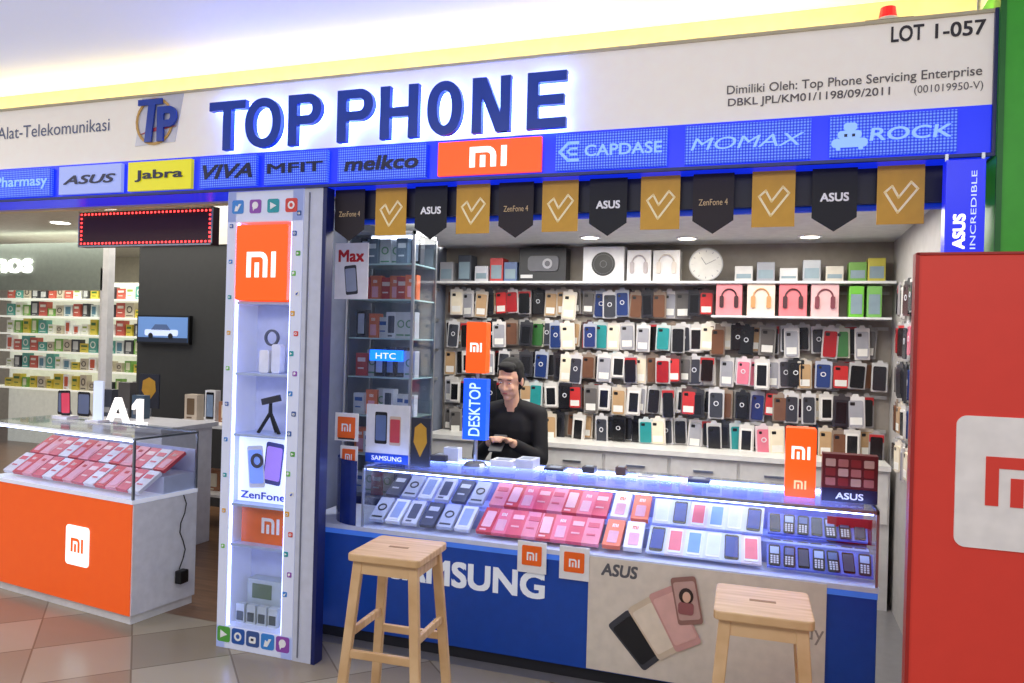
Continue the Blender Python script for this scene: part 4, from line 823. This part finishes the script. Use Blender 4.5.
b.ell(hp(-.03,-.068,-.02),(.022,.018,.02),SK,HR);b.ell(hp(.03,-.068,-.02),(.022,.018,.02),SK,HR)
b.ell(hp(0,-.076,.038),(.055,.016,.014),SK,HR)
for sgn in(-1,1): b.ell(hp(sgn*.076,.01,0),(.009,.019,.032),SK,HR)
b.ell(hp(0,-.079,-.05),(.022,.012,.008),SK,HR)
b.caps((0,-.045,1.1),(0,-.08,1.21),.052,.046,SK)
b.ell((0,-.01,.98),(.15,.095,.16),SK); b.ell((0,0,.8),(.13,.095,.14),SK); b.ell((0,.01,.69),(.16,.11,.09),SK)
for sg in (-1,1):
    sh_=V((sg*.165,-.02,1.07)); el=V((sg*.2,-.08,.82)); wr=V((sg*.07,-.29,.93))
    b.caps((sg*.06,-.02,1.1),sh_,.05,.05,SK); b.caps(sh_,el,.046,.036,SK); b.caps(el,wr,.036,.025,SK)
    pd=(wr-el).normalized(); pm=wr+pd*.045; b.ell(pm,(.036,.045,.016),SK,(Matrix.Rotation(math.radians(sg*30),3,'Z')))
    for i,(off,L) in enumerate(((-.024,.062),(-.008,.07),(.008,.066),(.024,.052))):
        side=V((pd.y,-pd.x,0)).normalized(); a=pm+side*off+pd*.035; m1=a+pd*L*.5+V((0,0,-.008)); m2=m1+pd*L*.25+V((-sg*.01,0,-.028))
        b.caps(a,m1,.009,.008,SK); b.caps(m1,m2,.008,.007,SK)
    t0=wr+pd*.02+V((-sg*.02,0,.008)); t1=t0+V((-sg*.025,-.025,.012)); t2=t1+V((-sg*.004,-.028,.002)); b.caps(t0,t1,.012,.01,SK); b.caps(t1,t2,.01,.008,SK)
    hip=V((sg*.09,-.0,.67)); kn=V((sg*.12,-.36,.64)); an=V((sg*.12,-.28,.32))
    b.caps(hip,kn,.08,.055,SK); b.caps(kn,an,.052,.034,SK); b.caps(an,an+V((0,-.1,-.05)),.034,.028,SK)
bo=b.part('body',pe,smooth=True); remesh(bo,.006,3)
b=MB(); b.caps((0,-.042,1.12),(0,-.05,1.15),.06,.052,SHIRT); b.ell((0,-.01,.98),(.165,.11,.165),SHIRT); b.ell((0,0,.8),(.145,.11,.15),SHIRT); b.ell((0,0,.7),(.165,.125,.06),SHIRT)
for sg in (-1,1):
    sh_=V((sg*.165,-.02,1.07)); el=V((sg*.2,-.08,.82)); wr=V((sg*.07,-.29,.93))
    b.caps((sg*.06,-.025,1.1),sh_,.058,.06,SHIRT); b.caps(sh_,el,.058,.048,SHIRT); b.caps(el,el+(wr-el)*.88,.047,.035,SHIRT)
q=b.part('shirt',pe,'black long-sleeved top',smooth=True); remesh(q,.01,5)
b=MB(); b.ell((0,.01,.68),(.172,.13,.095),PANTS)
for sg in (-1,1):
    hip=V((sg*.09,-.0,.67)); kn=V((sg*.12,-.36,.64)); an=V((sg*.12,-.28,.34)); b.caps(hip,kn,.09,.065,PANTS); b.caps(kn,an,.062,.046,PANTS)
q=b.part('trousers',pe,'dark trousers',smooth=True); remesh(q,.01,4)
for sg in (-1,1):
    b=MB(); an=V((sg*.12,-.28,.29)); b.caps(an,an+V((0,.01,.04)),.04,.04,SHOE); b.caps(an+V((0,-.02,-.01)),an+V((0,-.12,-.03)),.042,.034,SHOE); q=b.part('shoe',pe,smooth=True); remesh(q,.01,3)
b=MB(); b.ell(hp(0,.026,.055),(.082,.09,.082),HAIR,HR); b.ell(hp(0,.06,.0),(.076,.055,.085),HAIR,HR)
for sg in (-1,1): b.ell(hp(sg*.066,.012,.035),(.016,.04,.045),HAIR,HR)
b.ell(hp(0,-.04,.1),(.06,.045,.024),HAIR,HR); b.ell(hp(.02,-.062,.088),(.04,.02,.018),HAIR,HR)
q=b.part('hair',pe,'short black hair',smooth=True); remesh(q,.005,2)
for sg in (-1,1):
    MB().ell(hp(sg*.029,-.079,.012),(.011,.005,.003),M((225,220,212),.3),HR).ell(hp(sg*.029,-.083,.011),(.005,.002,.003),BLACK,HR).part('eye',pe,smooth=True)
    MB().ell(hp(sg*.03,-.089,.034),(.016,.004,.003),HAIR,HR).part('eyebrow',pe,smooth=True)
MB().ell(hp(0,-.088,-.05),(.018,.005,.0045),M((168,92,84),.6),HR).part('lips',pe,smooth=True)
PL=V((-1.452,4.3,0)); PR=.08; PS=.94
pe.location=PL; pe.rotation_euler=(0,0,PR); pe.scale=(PS,PS,1)
p=PL+Matrix.Rotation(PR,3,'Z')@V((0,-.37*PS,.935))
b=MB(); b.rbox(-.038,-.004,-.075,.038,.004,.075,.008,DARK).rbox(-.034,-.005,-.07,.034,-.004,.07,.006,M((120,150,200),.2,0,.3)); ph=b.solo('mobile_phone','dark phone held in both hands','phone',(0,0,0)); ph.location=p; ph.rotation_euler=(math.radians(120),0,PR)
s3=stool(PL.x,4.33,PR,h=.585,w=.3,group='seat behind the counter'); s3['label']='plain wooden stool the person sits on'

# ================= LIGHTS
def area(name,loc,rot,sx_,sy_,e_,c_):
    l=bpy.data.lights.new(name,'AREA'); l.shape='RECTANGLE'; l.size=sx_; l.size_y=sy_; l.energy=e_; l.color=c_
    o=bpy.data.objects.new(name,l); o.location=loc; o.rotation_euler=rot; COL.objects.link(o)
area('mall_ceiling_light',(-1,0.2,2.8),(math.radians(22),0,0),5,1.2,86,(1,.96,.89))
area('mall_ceiling_light',(-5,1.5,2.8),(0,0,0),2,1.5,30,(1,.96,.9))
area('shop_ceiling_light',(-.8,4.2,2.15),(0,0,0),2.6,1.1,56,(1,.965,.9))
area('aisle_ceiling_light',(-5.5,4.6,2.6),(0,0,0),3,1.6,56,(1,.95,.86))
area('aisle_ceiling_light',(-7.5,6.9,2.6),(0,0,0),3,1,72,(1,.98,.9))
area('cove_light',(-1.9,3.1,2.70),(math.radians(165),0,0),5.8,.06,12,(1,.8,.36))
w=bpy.data.worlds.new('w'); sc.world=w; w.use_nodes=True; bg=w.node_tree.nodes['Background']; bg.inputs[0].default_value=(.86,.88,1,1); bg.inputs[1].default_value=.5
# ================= CAMERA
cam=bpy.data.cameras.new('camera'); cam.sensor_width=36; cam.lens=F/1024*36; cam.clip_start=.05
co=bpy.data.objects.new('camera',cam); COL.objects.link(co)
co.matrix_world=Matrix.Translation((0,0,H))@Matrix.Rotation(TH,4,'Z')@Matrix.Rotation(math.pi/2,4,'X')@Matrix.Rotation(ROLL,4,'Z')
sc.camera=co
